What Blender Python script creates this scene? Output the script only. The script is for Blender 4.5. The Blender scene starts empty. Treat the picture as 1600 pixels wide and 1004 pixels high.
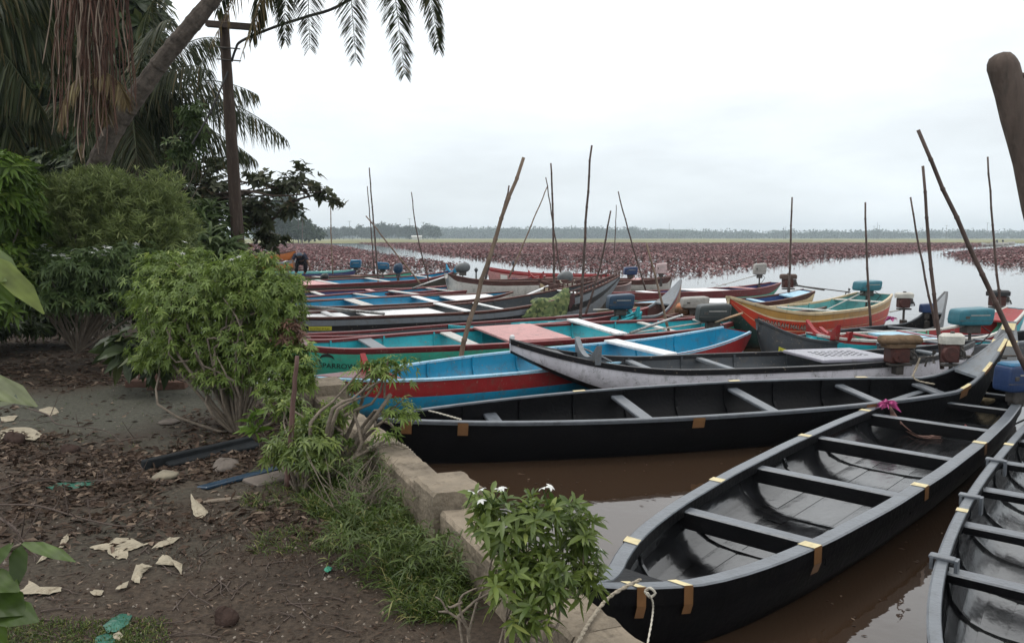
import bpy, math, random
import numpy as np
from mathutils import Vector, Matrix, Euler
R = random.Random(7)
NR = np.random.RandomState(11)
PI = math.pi
sc = bpy.context.scene
col = sc.collection

# ------------------------------------------------------------------ camera
F, H = 1256.0, 2.0
PIT = math.atan(131 / F)
cam_d = bpy.data.cameras.new('camera'); cam = bpy.data.objects.new('camera', cam_d); col.objects.link(cam)
cam.location = (0, 0, H)
cam.rotation_euler = Euler((PI / 2 - PIT, 0, 0))
cam_d.sensor_width = 36; cam_d.lens = 36 * F / 1600
cam_d.clip_start = .05; cam_d.clip_end = 9000
sc.camera = cam
cp, sp = math.cos(PIT), math.sin(PIT)

# ------------------------------------------------------------------ world, sun, exposure
SUN_EL, SUN_AZ = 62, -70      # elevation, degrees to the right of straight ahead
w = bpy.data.worlds.new('World'); sc.world = w; w.use_nodes = True
nt = w.node_tree; N = nt.nodes; N.clear()
def nd(t, **k):
    n = N.new(t)
    for a, b in k.items(): setattr(n, a, b)
    return n
out = nd('ShaderNodeOutputWorld'); bg = nd('ShaderNodeBackground'); bg.inputs[1].default_value = 1.0
sky = nd('ShaderNodeTexSky', sky_type='NISHITA', sun_disc=False)
sky.sun_elevation = math.radians(SUN_EL); sky.sun_rotation = math.radians(SUN_AZ)
mul = nd('ShaderNodeVectorMath', operation='SCALE'); mul.inputs['Scale'].default_value = .10
nt.links.new(sky.outputs[0], mul.inputs[0])
tc = nd('ShaderNodeTexCoord'); sep = nd('ShaderNodeSeparateXYZ'); nt.links.new(tc.outputs['Generated'], sep.inputs[0])
# overcast gradient with elevation
cr = nd('ShaderNodeValToRGB')
cr.color_ramp.elements[0].position = 0.0; cr.color_ramp.elements[0].color = (.84, .905, .955, 1)
cr.color_ramp.elements[1].position = 1.0; cr.color_ramp.elements[1].color = (1.6, 1.59, 1.56, 1)
e = cr.color_ramp.elements.new(.10); e.color = (.93, .99, 1.03, 1)
e = cr.color_ramp.elements.new(.22); e.color = (1.12, 1.17, 1.20, 1)
e = cr.color_ramp.elements.new(.34); e.color = (1.42, 1.44, 1.44, 1)
nt.links.new(sep.outputs['Z'], cr.inputs[0])
mp = nd('ShaderNodeMapping'); mp.inputs['Scale'].default_value = (1, 1, 3.6)
nt.links.new(tc.outputs['Generated'], mp.inputs[0])
no = nd('ShaderNodeTexNoise'); no.inputs['Scale'].default_value = 2.6; no.inputs['Detail'].default_value = 6; no.inputs['Roughness'].default_value = .55
nt.links.new(mp.outputs[0], no.inputs[0])
cl = nd('ShaderNodeMapRange'); cl.inputs[1].default_value = .3; cl.inputs[2].default_value = .72; cl.inputs[3].default_value = .88; cl.inputs[4].default_value = 1.20
nt.links.new(no.outputs[0], cl.inputs[0])
m2 = nd('ShaderNodeVectorMath', operation='SCALE'); nt.links.new(cr.outputs[0], m2.inputs[0]); nt.links.new(cl.outputs[0], m2.inputs['Scale'])
mx = nd('ShaderNodeMix', data_type='RGBA'); mx.inputs[0].default_value = .90
nt.links.new(mul.outputs[0], mx.inputs[6]); nt.links.new(m2.outputs[0], mx.inputs[7])
nt.links.new(mx.outputs[2], bg.inputs[0]); nt.links.new(bg.outputs[0], out.inputs[0])
sl = bpy.data.lights.new('sun', 'SUN'); sl.energy = 1.0; sl.angle = math.radians(25); sl.color = (1, .96, .9)
so = bpy.data.objects.new('sun', sl); col.objects.link(so)
el, az = math.radians(SUN_EL), math.radians(SUN_AZ)
sd = Vector((math.sin(az) * math.cos(el), math.cos(az) * math.cos(el), math.sin(el)))
so.rotation_euler = (-sd).to_track_quat('-Z', 'Y').to_euler(); so.location = (0, 0, 60)
sc.view_settings.view_transform = 'Standard'; sc.view_settings.look = 'None'
sc.view_settings.exposure = 0.06; sc.view_settings.gamma = 1; sc.view_settings.use_curve_mapping = False
sc.cycles.max_bounces = 7; sc.cycles.diffuse_bounces = 3; sc.cycles.glossy_bounces = 3; sc.cycles.transmission_bounces = 4; sc.cycles.transparent_max_bounces = 8
sc.cycles.volume_bounces = 0
sc.cycles.use_denoising = True
try: sc.cycles.denoiser = 'OPENIMAGEDENOISE'
except Exception: pass

# ------------------------------------------------------------------ pixel -> place helpers (photo pixels, 1600 wide)
def at(px, py, z=0.0):
    x = (px - 800) / F; y = -(py - 502) / F
    dx, dy, dz = x, cp + y * sp, -sp + y * cp
    t = (z - H) / dz
    return Vector((dx * t, dy * t, z))
def pt(px, py, d):
    x = (px - 800) / F; y = -(py - 502) / F
    dx, dy, dz = x, cp + y * sp, -sp + y * cp
    t = d / dy
    return Vector((dx * t, d, H + dz * t))

# ------------------------------------------------------------------ materials
MATS = {}
def new_mat(name):
    m = bpy.data.materials.new(name); m.use_nodes = True
    b = m.node_tree.nodes['Principled BSDF']
    return m, m.node_tree, b
def mat(name, c, rough=.5, var=.18, scale=6.0, bump=.15, bscale=40.0, spec=.5, metal=0, dirt=None, dirt_amt=.0, coat=0, stretch=None):
    if name in MATS: return MATS[name]
    m, t, b = new_mat(name); L = t.links
    tcn = t.nodes.new('ShaderNodeTexCoord')
    src = tcn.outputs['Object']
    if stretch:
        mpn = t.nodes.new('ShaderNodeMapping'); mpn.inputs['Scale'].default_value = stretch; L.new(src, mpn.inputs[0]); src = mpn.outputs[0]
    n = t.nodes.new('ShaderNodeTexNoise'); n.inputs['Scale'].default_value = scale; n.inputs['Detail'].default_value = 7; n.inputs['Roughness'].default_value = .62
    L.new(src, n.inputs[0])
    r = t.nodes.new('ShaderNodeValToRGB')
    lo = tuple(x * (1 - var) for x in c) + (1,); hi = tuple(min(1, x * (1 + var)) for x in c) + (1,)
    r.color_ramp.elements[0].position = .3; r.color_ramp.elements[0].color = lo
    r.color_ramp.elements[1].position = .7; r.color_ramp.elements[1].color = hi
    L.new(n.outputs[0], r.inputs[0]); cur = r.outputs[0]
    if dirt:
        n3 = t.nodes.new('ShaderNodeTexNoise'); n3.inputs['Scale'].default_value = scale * 2.3; n3.inputs['Detail'].default_value = 9; n3.inputs['Roughness'].default_value = .75
        L.new(src, n3.inputs[0])
        mr = t.nodes.new('ShaderNodeMapRange'); mr.inputs[1].default_value = .52; mr.inputs[2].default_value = .68; mr.inputs[3].default_value = 0; mr.inputs[4].default_value = dirt_amt
        L.new(n3.outputs[0], mr.inputs[0])
        mm = t.nodes.new('ShaderNodeMix'); mm.data_type = 'RGBA'; L.new(mr.outputs[0], mm.inputs[0]); L.new(cur, mm.inputs[6]); mm.inputs[7].default_value = tuple(dirt) + (1,)
        cur = mm.outputs[2]
    L.new(cur, b.inputs['Base Color'])
    rr = t.nodes.new('ShaderNodeMapRange'); rr.inputs[3].default_value = max(.03, rough - .12); rr.inputs[4].default_value = min(1, rough + .12); L.new(n.outputs[0], rr.inputs[0]); L.new(rr.outputs[0], b.inputs['Roughness'])
    b.inputs['Specular IOR Level'].default_value = spec; b.inputs['Metallic'].default_value = metal
    if coat: b.inputs['Coat Weight'].default_value = coat; b.inputs['Coat Roughness'].default_value = .12
    if bump:
        n2 = t.nodes.new('ShaderNodeTexNoise'); n2.inputs['Scale'].default_value = bscale; n2.inputs['Detail'].default_value = 5; L.new(src, n2.inputs[0])
        bu = t.nodes.new('ShaderNodeBump'); bu.inputs['Strength'].default_value = bump; bu.inputs['Distance'].default_value = .02
        L.new(n2.outputs[0], bu.inputs['Height']); L.new(bu.outputs[0], b.inputs['Normal'])
    MATS[name] = m
    return m
def leafmat(name, c1, c2, c3=None, trans=.25, rough=.45, spec=.35):
    m, t, b = new_mat(name); L = t.links
    a = t.nodes.new('ShaderNodeAttribute'); a.attribute_name = 'rnd'
    r = t.nodes.new('ShaderNodeValToRGB'); r.color_ramp.elements[0].color = tuple(c1) + (1,); r.color_ramp.elements[1].color = tuple(c2) + (1,)
    if c3: 
        r.color_ramp.elements[1].position = .8; e = r.color_ramp.elements.new(1.0); e.color = tuple(c3) + (1,)
    L.new(a.outputs['Fac'], r.inputs[0]); L.new(r.outputs[0], b.inputs['Base Color'])
    b.inputs['Roughness'].default_value = rough; b.inputs['Specular IOR Level'].default_value = spec
    tr = t.nodes.new('ShaderNodeBsdfTranslucent'); L.new(r.outputs[0], tr.inputs[0])
    ms = t.nodes.new('ShaderNodeMixShader'); ms.inputs[0].default_value = trans
    o = t.nodes['Material Output']; L.new(b.outputs[0], ms.inputs[1]); L.new(tr.outputs[0], ms.inputs[2]); L.new(ms.outputs[0], o.inputs[0])
    return m

# ------------------------------------------------------------------ mesh builder
def npmesh(name, V, Fc, mats, rnd=None, midx=None, smooth=False):
    """V (n,3), Fc list of arrays (each (k,m) polygons)"""
    me = bpy.data.meshes.new(name)
    V = np.asarray(V, dtype=np.float32).reshape(-1, 3)
    if not isinstance(Fc, (list, tuple)): Fc = [Fc]
    Fc = [np.asarray(f, dtype=np.int32) for f in Fc if len(f)]
    loops = np.concatenate([f.ravel() for f in Fc])
    tot = np.concatenate([np.full(len(f), f.shape[1], dtype=np.int32) for f in Fc])
    start = np.concatenate([[0], np.cumsum(tot)[:-1]]).astype(np.int32)
    me.vertices.add(len(V)); me.vertices.foreach_set('co', V.ravel())
    me.loops.add(len(loops)); me.loops.foreach_set('vertex_index', loops)
    me.polygons.add(len(tot)); me.polygons.foreach_set('loop_start', start); me.polygons.foreach_set('loop_total', tot)
    if midx is not None: me.polygons.foreach_set('material_index', np.asarray(midx, dtype=np.int32))
    me.polygons.foreach_set('use_smooth', np.full(len(tot), bool(smooth)))
    if rnd is not None:
        at_ = me.attributes.new('rnd', 'FLOAT', 'FACE'); at_.data.foreach_set('value', np.asarray(rnd, dtype=np.float32))
    for m in (mats if isinstance(mats, (list, tuple)) else [mats]): me.materials.append(m)
    me.update(calc_edges=True); me.validate()
    return me
class MB:
    def __init__(s): s.v = []; s.f = []; s.m = []
    def add(s, vs, fs, m=0):
        o = len(s.v); s.v += [tuple(v) for v in vs]; s.f += [tuple(i + o for i in f) for f in fs]; s.m += [m] * len(fs)
    def box(s, c, d, rot=None, m=0, taper=1.0, bev=0.0):
        x, y, z = d[0] / 2, d[1] / 2, d[2] / 2; vs = []
        if bev:
            b = bev
            for zz, k in ((-z, 1), (z, taper)):
                inn = [(x * k - b, -y * k), (x * k, -y * k + b), (x * k, y * k - b), (x * k - b, y * k), (-x * k + b, y * k), (-x * k, y * k - b), (-x * k, -y * k + b), (-x * k + b, -y * k)]
                if zz < 0: vs += [(a * .97, q * .97, zz) for a, q in inn] + [(a, q, zz + b) for a, q in inn]
                else: vs += [(a, q, zz - b) for a, q in inn] + [(a * (1 - b / x), q * (1 - b / y), zz) for a, q in inn]
            fs = [tuple(reversed(range(8)))]
            for r_ in range(3):
                for i in range(8): fs.append((r_ * 8 + i, r_ * 8 + (i + 1) % 8, r_ * 8 + 8 + (i + 1) % 8, r_ * 8 + 8 + i))
            fs.append(tuple(range(24, 32)))
        else:
            for zz, k in ((-z, 1), (z, taper)): vs += [(-x * k, -y * k, zz), (x * k, -y * k, zz), (x * k, y * k, zz), (-x * k, y * k, zz)]
            fs = [(3, 2, 1, 0), (4, 5, 6, 7), (0, 1, 5, 4), (1, 2, 6, 5), (2, 3, 7, 6), (3, 0, 4, 7)]
        M = Matrix.Translation(Vector(c)) @ (rot.to_4x4() if rot is not None else Matrix.Identity(4))
        s.add([M @ Vector(v) for v in vs], fs, m); return s
    def tube(s, pts, rad, n=6, m=0, cap=True):
        pts = [Vector(p) for p in pts]; k = len(pts)
        if not isinstance(rad, (list, tuple)): rad = [rad] * k
        vs = []; up = None
        for i, p in enumerate(pts):
            d = (pts[min(i + 1, k - 1)] - pts[max(i - 1, 0)])
            if d.length < 1e-9: d = Vector((0, 0, 1))
            d.normalize()
            if up is None: up = d.orthogonal().normalized()
            up = (up - d * up.dot(d))
            if up.length < 1e-6: up = d.orthogonal()
            up.normalize(); sd_ = d.cross(up)
            for j in range(n):
                a = 2 * PI * j / n; vs.append(p + (up * math.cos(a) + sd_ * math.sin(a)) * rad[i])
        fs = [(i * n + j, i * n + (j + 1) % n, (i + 1) * n + (j + 1) % n, (i + 1) * n + j) for i in range(k - 1) for j in range(n)]
        if cap: fs += [tuple(reversed(range(n))), tuple(range((k - 1) * n, k * n))]
        s.add(vs, fs, m); return s
    def prism(s, poly, y0, y1, axis='y', M=None, m=0):
        n = len(poly); vs = []
        for y in (y0, y1):
            for a, b in poly:
                v = {'y': (a, y, b), 'x': (y, a, b), 'z': (a, b, y)}[axis]; vs.append(M @ Vector(v) if M else v)
        fs = [tuple(range(n)), tuple(reversed(range(n, 2 * n)))] + [(i, i + n, (i + 1) % n + n, (i + 1) % n) for i in range(n)]
        s.add(vs, fs, m); return s
    def loft(s, rings, m=0, close=False, mf=None):
        k = len(rings[0]); vs = [v for r_ in rings for v in r_]; fs = []; ms = []
        for i in range(len(rings) - 1):
            for j in range(k if close else k - 1):
                fs.append((i * k + j, i * k + (j + 1) % k, (i + 1) * k + (j + 1) % k, (i + 1) * k + j)); ms.append(mf(j) if mf else m)
        o = len(s.v); s.v += [tuple(v) for v in vs]; s.f += [tuple(q + o for q in f) for f in fs]; s.m += ms
        return o
    def mesh(s, name, mats, smooth=False):
        me = bpy.data.meshes.new(name); me.from_pydata(s.v, [], s.f)
        for mm in (mats if isinstance(mats, (list, tuple)) else [mats]): me.materials.append(mm)
        me.polygons.foreach_set('material_index', s.m); me.polygons.foreach_set('use_smooth', [smooth] * len(s.f)); me.update(); me.validate()
        return me
    def build(s, name, mats, parent=None, smooth=False, bevel=0):
        o = link(name, s.mesh(name, mats, smooth), parent)
        if bevel:
            md = o.modifiers.new('bevel', 'BEVEL'); md.width = bevel; md.segments = 2; md.limit_method = 'ANGLE'
        return o
def link(name, data, parent=None, loc=None):
    o = bpy.data.objects.new(name, data); col.objects.link(o)
    if parent: o.parent = parent
    if loc is not None: o.location = loc
    return o
def tag(o, label=None, cat=None, group=None, kind=None):
    if label: o['label'] = label
    if cat: o['category'] = cat
    if group: o['group'] = group
    if kind: o['kind'] = kind
    return o
def empty(name, loc, rz=0, label=None, cat=None, group=None):
    o = bpy.data.objects.new(name, None); col.objects.link(o); o.location = loc; o.rotation_euler = (0, 0, rz); o.empty_display_size = .2
    return tag(o, label, cat, group)
def curvept(ps, t):
    """catmull-rom through ps"""
    n = len(ps) - 1; u = min(max(t, 0), 1) * n; i = min(int(u), n - 1); f = u - i
    p0 = ps[max(i - 1, 0)]; p1 = ps[i]; p2 = ps[i + 1]; p3 = ps[min(i + 2, n)]
    return .5 * ((2 * p1) + (p2 - p0) * f + (2 * p0 - 5 * p1 + 4 * p2 - p3) * f * f + (3 * p1 - p0 - 3 * p2 + p3) * f ** 3)

# ------------------------------------------------------------------ water
def water_mat():
    m, t, b = new_mat('muddy_water'); L = t.links
    tcn = t.nodes.new('ShaderNodeTexCoord')
    n = t.nodes.new('ShaderNodeTexNoise'); n.inputs['Scale'].default_value = .35; n.inputs['Detail'].default_value = 4; L.new(tcn.outputs['Object'], n.inputs[0])
    r = t.nodes.new('ShaderNodeValToRGB'); r.color_ramp.elements[0].color = (.028, .0165, .010, 1); r.color_ramp.elements[1].color = (.048, .030, .019, 1)
    L.new(n.outputs[0], r.inputs[0]); L.new(r.outputs[0], b.inputs['Base Color'])
    b.inputs['Roughness'].default_value = .025; b.inputs['IOR'].default_value = 1.62
    n2 = t.nodes.new('ShaderNodeTexNoise'); n2.inputs['Scale'].default_value = 2.2; n2.inputs['Detail'].default_value = 3; L.new(tcn.outputs['Object'], n2.inputs[0])
    n3 = t.nodes.new('ShaderNodeTexNoise'); n3.inputs['Scale'].default_value = 14; n3.inputs['Detail'].default_value = 2; L.new(tcn.outputs['Object'], n3.inputs[0])
    ad = t.nodes.new('ShaderNodeMath'); ad.operation = 'MULTIPLY_ADD'; ad.inputs[1].default_value = .12; L.new(n3.outputs[0], ad.inputs[0]); L.new(n2.outputs[0], ad.inputs[2])
    bu = t.nodes.new('ShaderNodeBump'); bu.inputs['Strength'].default_value = .09; bu.inputs['Distance'].default_value = .05
    L.new(ad.outputs[0], bu.inputs['Height']); L.new(bu.outputs[0], b.inputs['Normal'])
    return m
wm = MB(); wm.add([(-1000, -25, 0), (1500, -25, 0), (1500, 1700, 0), (-1000, 1700, 0)], [(0, 1, 2, 3)])
tag(wm.build('water', water_mat()), kind='structure')

# ------------------------------------------------------------------ ground
WALL = [Vector((1.35, .9)), Vector((.33, 2.95)), Vector((-.90, 5.73)), Vector((-1.95, 7.9)), Vector((-2.6, 9.3))]
SHORE = WALL + [Vector((-4.4, 13)), Vector((-7.4, 19)), Vector((-13, 31)), Vector((-22, 56)), Vector((-38, 95)), Vector((-60, 160)), Vector((-90, 260)), Vector((-150, 420))]
def shore_x(y):
    if y < SHORE[0].y: return SHORE[0].x + (SHORE[0].y - y) * .5
    for a, b in zip(SHORE, SHORE[1:]):
        if y <= b.y: return a.x + (b.x - a.x) * (y - a.y) / (b.y - a.y)
    return SHORE[-1].x
def smooth_noise(x, y):
    return (math.sin(x * 1.7 + 1.3 * math.sin(y * .9)) + math.sin(y * 2.1 + 1.1 * math.sin(x * 1.4)) + .5 * math.sin(x * 4.3 + y * 3.1)) / 2.5
def ground_z(x, y):
    d = shore_x(y) - x
    z = .27 + .02 * smooth_noise(x, y) + .012 * smooth_noise(x * 4, y * 4)
    z += min(.5, max(0, (d - 2.5)) * .03)
    if y > 9.3: z = min(z, -.15 + max(0, d) * .55)
    return z
def soil_mat():
    m, t, b = new_mat('damp_soil'); L = t.links
    tcn = t.nodes.new('ShaderNodeTexCoord')
    def noise(s, d=8, r=.6):
        n = t.nodes.new('ShaderNodeTexNoise'); n.inputs['Scale'].default_value = s; n.inputs['Detail'].default_value = d; n.inputs['Roughness'].default_value = r; L.new(tcn.outputs['Object'], n.inputs[0]); return n
    a = noise(1.1); r = t.nodes.new('ShaderNodeValToRGB')
    r.color_ramp.elements[0].position = .32; r.color_ramp.elements[0].color = (.038, .027, .019, 1)
    r.color_ramp.elements[1].position = .68; r.color_ramp.elements[1].color = (.078, .058, .042, 1)
    L.new(a.outputs[0], r.inputs[0])
    g = noise(.55, 4); gr = t.nodes.new('ShaderNodeMapRange'); gr.inputs[1].default_value = .54; gr.inputs[2].default_value = .66; gr.inputs[4].default_value = .7; L.new(g.outputs[0], gr.inputs[0])
    mm = t.nodes.new('ShaderNodeMix'); mm.data_type = 'RGBA'; L.new(gr.outputs[0], mm.inputs[0]); L.new(r.outputs[0], mm.inputs[6]); mm.inputs[7].default_value = (.056, .055, .042, 1)
    vd = t.nodes.new('ShaderNodeVectorMath'); vd.operation = 'DISTANCE'; L.new(tcn.outputs['Object'], vd.inputs[0]); vd.inputs[1].default_value = (-4.25, 8.1, .35)
    dn = t.nodes.new('ShaderNodeMath'); dn.operation = 'MULTIPLY_ADD'; dn.inputs[1].default_value = 1.2; L.new(a.outputs[0], dn.inputs[0]); L.new(vd.outputs['Value'], dn.inputs[2])
    dr = t.nodes.new('ShaderNodeMapRange'); dr.inputs[1].default_value = 1.5; dr.inputs[2].default_value = 2.2; dr.inputs[3].default_value = .85; dr.inputs[4].default_value = 0; L.new(dn.outputs[0], dr.inputs[0])
    m5 = t.nodes.new('ShaderNodeMix'); m5.data_type = 'RGBA'; L.new(dr.outputs[0], m5.inputs[0]); L.new(mm.outputs[2], m5.inputs[6]); m5.inputs[7].default_value = (.083, .084, .066, 1); mm = m5
    s = noise(38, 6, .7); sr = t.nodes.new('ShaderNodeMapRange'); sr.inputs[1].default_value = .35; sr.inputs[2].default_value = .7; sr.inputs[3].default_value = .45; sr.inputs[4].default_value = 1.25; L.new(s.outputs[0], sr.inputs[0])
    ml = t.nodes.new('ShaderNodeVectorMath'); ml.operation = 'SCALE'; L.new(mm.outputs[2], ml.inputs[0]); L.new(sr.outputs[0], ml.inputs['Scale'])
    L.new(ml.outputs[0], b.inputs['Base Color']); b.inputs['Roughness'].default_value = .8; b.inputs['Specular IOR Level'].default_value = .2
    ad = t.nodes.new('ShaderNodeMath'); ad.operation = 'MULTIPLY_ADD'; ad.inputs[1].default_value = .4; L.new(s.outputs[0], ad.inputs[0])
    c = noise(9, 6); L.new(c.outputs[0], ad.inputs[2])
    bu = t.nodes.new('ShaderNodeBump'); bu.inputs['Strength'].default_value = .8; bu.inputs['Distance'].default_value = .03; L.new(ad.outputs[0], bu.inputs['Height']); L.new(bu.outputs[0], b.inputs['Normal'])
    return m
gm = MB(); ys = [-8, -4, -1] + [0 + i * .12 for i in range(0, 80)] + [9.7 + i * .5 for i in range(30)] + [25 + i * 4 for i in range(15)] + [90, 110, 140, 190, 260, 330, 420]
us = [0, .03, .1, .2, .3, .42, .55, .7, .85, 1.0, 1.15, 1.3, 1.5, 1.7, 1.9, 2.1, 2.3, 2.5, 2.75, 3, 3.3, 3.6, 4, 4.5, 5, 6, 7, 9, 12, 18, 40, 120, 400]
rings = []
for y in ys:
    sx = shore_x(y) - (.05 if y < 9.3 else 0)
    rings.append([(sx - u, y, ground_z(sx - u, y) if u > 0 else -.3) for u in us])
gm.loft(rings)
tag(gm.build('ground', soil_mat(), smooth=True), kind='structure')
gv = MB()   # far dry paddy land beyond the lilies
def field_mat():
    m, t, b = new_mat('paddy_field'); L = t.links
    tcn = t.nodes.new('ShaderNodeTexCoord')
    mpn = t.nodes.new('ShaderNodeMapping'); mpn.inputs['Scale'].default_value = (.02, .012, 1); L.new(tcn.outputs['Object'], mpn.inputs[0])
    n = t.nodes.new('ShaderNodeTexNoise'); n.inputs['Scale'].default_value = 1; n.inputs['Detail'].default_value = 8; n.inputs['Roughness'].default_value = .7; L.new(mpn.outputs[0], n.inputs[0])
    r = t.nodes.new('ShaderNodeValToRGB'); els = r.color_ramp.elements
    els[0].position = .35; els[0].color = (.12, .095, .05, 1); els[1].position = .66; els[1].color = (.27, .25, .12, 1)
    q = els.new(.5); q.color = (.17, .175, .075, 1)
    L.new(n.outputs[0], r.inputs[0]); L.new(r.outputs[0], b.inputs['Base Color']); b.inputs['Roughness'].default_value = .9; b.inputs['Specular IOR Level'].default_value = .1
    return m
pl = [at(380, 380.4), at(700, 380.2), at(1120, 380.0), at(1420, 380.4), at(1520, 379.6), at(1800, 380.0)]
rows = [[(p.x, p.y + 6 * math.sin(i * 2.3), .06) for i, p in enumerate(pl)]]
rows[0] = [(-320, 255, .06)] + rows[0] + [(330, 285, .06)]
rows.append([(-800, 1700, .3)] + [(p.x * 5, 1700, .3) for p in pl] + [(1400, 1700, .3)])
gv.loft(rows); tag(gv.build('paddy_field', field_mat()), kind='structure')

# ------------------------------------------------------------------ leaf geometry
def leaves(P, D, U, ln, wd, fold=.25, droop=.0, segs=2, rnd=None):
    """P base (n,3), D direction (unit), U leaf normal-ish; ln, wd arrays -> V, F(quads), rnd"""
    n = len(P); D = D / np.linalg.norm(D, axis=1, keepdims=True)
    S = np.cross(D, U); S /= (np.linalg.norm(S, axis=1, keepdims=True) + 1e-9); U = np.cross(S, D)
    ln = np.broadcast_to(ln, n)[:, None]; wd = np.broadcast_to(wd, n)[:, None]
    prof = {2: [(0, .12), (.5, .5), (1, .04)], 3: [(0, .10), (.3, .46), (.68, .42), (1, .03)]}[segs]
    vs = []
    for a, b in prof:
        c = P + D * ln * a + np.array([0, 0, -1.0]) * ln * droop * a * a
        vs += [c - S * wd * b + U * wd * b * fold, c + 0, c + S * wd * b + U * wd * b * fold]
    V = np.stack(vs, 1).reshape(-1, 3); k = len(prof) * 3
    base = np.arange(n)[:, None] * k
    qs = []
    for i in range(len(prof) - 1):
        o = i * 3; qs.append([o, o + 1, o + 4, o + 3]); qs.append([o + 1, o + 2, o + 5, o + 4])
    Fq = (base[:, None, :] + np.array(qs)[None]).reshape(-1, 4)
    if rnd is None: rnd = NR.rand(n)
    return V, Fq, np.repeat(rnd, len(qs))
def rhomb(P, D, U, ln, wd, rnd=None):
    n = len(P); D = D / np.linalg.norm(D, axis=1, keepdims=True)
    S = np.cross(D, U); S /= (np.linalg.norm(S, axis=1, keepdims=True) + 1e-9)
    ln = np.broadcast_to(ln, n)[:, None]; wd = np.broadcast_to(wd, n)[:, None]
    V = np.stack([P, P + D * ln * .45 + S * wd * .5, P + D * ln, P + D * ln * .45 - S * wd * .5], 1).reshape(-1, 3)
    Fq = np.arange(n * 4).reshape(-1, 4)
    return V, Fq, (NR.rand(n) if rnd is None else rnd)
def merge(parts):
    Vs, Fs, Rs = [], [], []; o = 0
    for V, Fq, r_ in parts: Vs.append(V); Fs.append(Fq + o); Rs.append(r_); o += len(V)
    return np.concatenate(Vs), np.concatenate(Fs), np.concatenate(Rs)
def unit(n):
    v = NR.normal(size=(n, 3)); return v / np.linalg.norm(v, axis=1, keepdims=True)
def blobs_pts(blobs, n, surf=.55):
    """blobs (centre, radii); points biased to the outside of the ellipsoids"""
    vol = np.array([b[1][0] * b[1][1] * b[1][2] for b in blobs]) ** .75; vol /= vol.sum()
    idx = NR.choice(len(blobs), n, p=vol)
    u = unit(n); r_ = NR.rand(n) ** (surf) ; r_ = r_ * (1 + .12 * NR.normal(size=n))
    C = np.array([list(b[0]) for b in blobs])[idx]; RR = np.array([list(b[1]) for b in blobs])[idx]
    return C + u * r_[:, None] * RR, u
def whorls(P, outd, k, ln, wd, up=.4, droop=.35, spread=.9, segs=2, hi=.25):
    n = len(P); ax = outd * .7 + np.array([0, 0, up]) + .35 * NR.normal(size=(n, 3)); ax /= np.linalg.norm(ax, axis=1, keepdims=True)
    P2 = np.repeat(P, k, 0); A2 = np.repeat(ax, k, 0)
    t1 = np.cross(A2, np.array([.3, .5, .81])); t1 /= np.linalg.norm(t1, axis=1, keepdims=True); t2 = np.cross(A2, t1)
    ang = (np.tile(np.arange(k), n) * 2.4 + np.repeat(NR.rand(n) * 6, k))[:, None]
    D = A2 * (1 - spread + .35 * NR.rand(n * k, 1)) + (t1 * np.cos(ang) + t2 * np.sin(ang)) * spread
    s = .65 + .6 * NR.rand(n * k)
    rn = np.clip(np.repeat(NR.rand(n), k) * .6 + NR.rand(n * k) * .4, 0, 1)
    P2 = P2 + A2 * (NR.rand(n * k, 1) - .5) * ln * .5
    return leaves(P2, D, A2, ln * s, wd * s, fold=.3, droop=droop, segs=segs, rnd=rn)
def branchy(mb, base, tips, r0, r1, wig=.06, n=6):
    base = Vector(base)
    for tpt in tips:
        tpt = Vector(tpt); L_ = (tpt - base).length
        mid = base.lerp(tpt, .45) + Vector((R.uniform(-1, 1), R.uniform(-1, 1), R.uniform(-.2, 1))) * wig * L_ * 2
        ps = [base, mid, base.lerp(tpt, .75) + Vector((R.uniform(-1, 1), R.uniform(-1, 1), R.uniform(-.5, .5))) * wig * L_, tpt]
        q = [curvept(ps, i / 8) for i in range(9)]
        mb.tube(q, [r0 + (r1 - r0) * (i / 8) ** .7 for i in range(9)], n, cap=False)
bark = mat('bark_grey', (.16, .13, .10), .85, .3, 14, .6, 60)
bark_dark = mat('bark_dark', (.07, .05, .04), .9, .3, 14, .5, 60)
LM = dict(
    shrub=leafmat('leaf_shrub', (.055, .095, .018), (.185, .26, .055), (.38, .42, .14), .35),
    front=leafmat('leaf_front', (.040, .075, .014), (.17, .225, .050), (.34, .38, .11), .35, .4, .45),
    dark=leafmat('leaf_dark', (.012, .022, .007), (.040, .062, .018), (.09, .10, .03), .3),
    mid=leafmat('leaf_mid', (.035, .065, .020), (.10, .15, .048), (.20, .23, .09), .3),
    feather=leafmat('leaf_feather', (.06, .09, .025), (.26, .32, .11), (.50, .54, .24), .4),
    bright=leafmat('leaf_bright', (.045, .085, .014), (.12, .20, .030), (.24, .29, .06), .4),
    almond=leafmat('leaf_almond', (.025, .036, .014), (.075, .085, .040), (.15, .10, .06), .35),
    far=leafmat('leaf_far', (.014, .028, .014), (.038, .062, .030), (.06, .085, .04), .2, .6, .15),
    grass=leafmat('leaf_grass', (.022, .042, .007), (.085, .125, .022), (.24, .22, .08), .3),
    dry=leafmat('leaf_dry', (.028, .018, .013), (.080, .052, .036), (.20, .15, .11), .1, .7, .2),
    palm=leafmat('leaf_palm', (.016, .026, .010), (.060, .074, .032), (.13, .10, .045), .4, .5, .2),
    palmdead=leafmat('leaf_palm_dead', (.09, .06, .03), (.20, .15, .07), (.26, .22, .11), .3, .6, .3),
    pink=leafmat('leaf_pink', (.12, .07, .05), (.22, .12, .085), (.25, .17, .10), .3),
    petal=leafmat('petal_white', (.7, .72, .7), (.85, .85, .82), None, .3),
    lily=leafmat('leaf_lily', (.042, .025, .021), (.23, .09, .095), (.48, .38, .36), .15, .5, .35),
)
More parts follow.
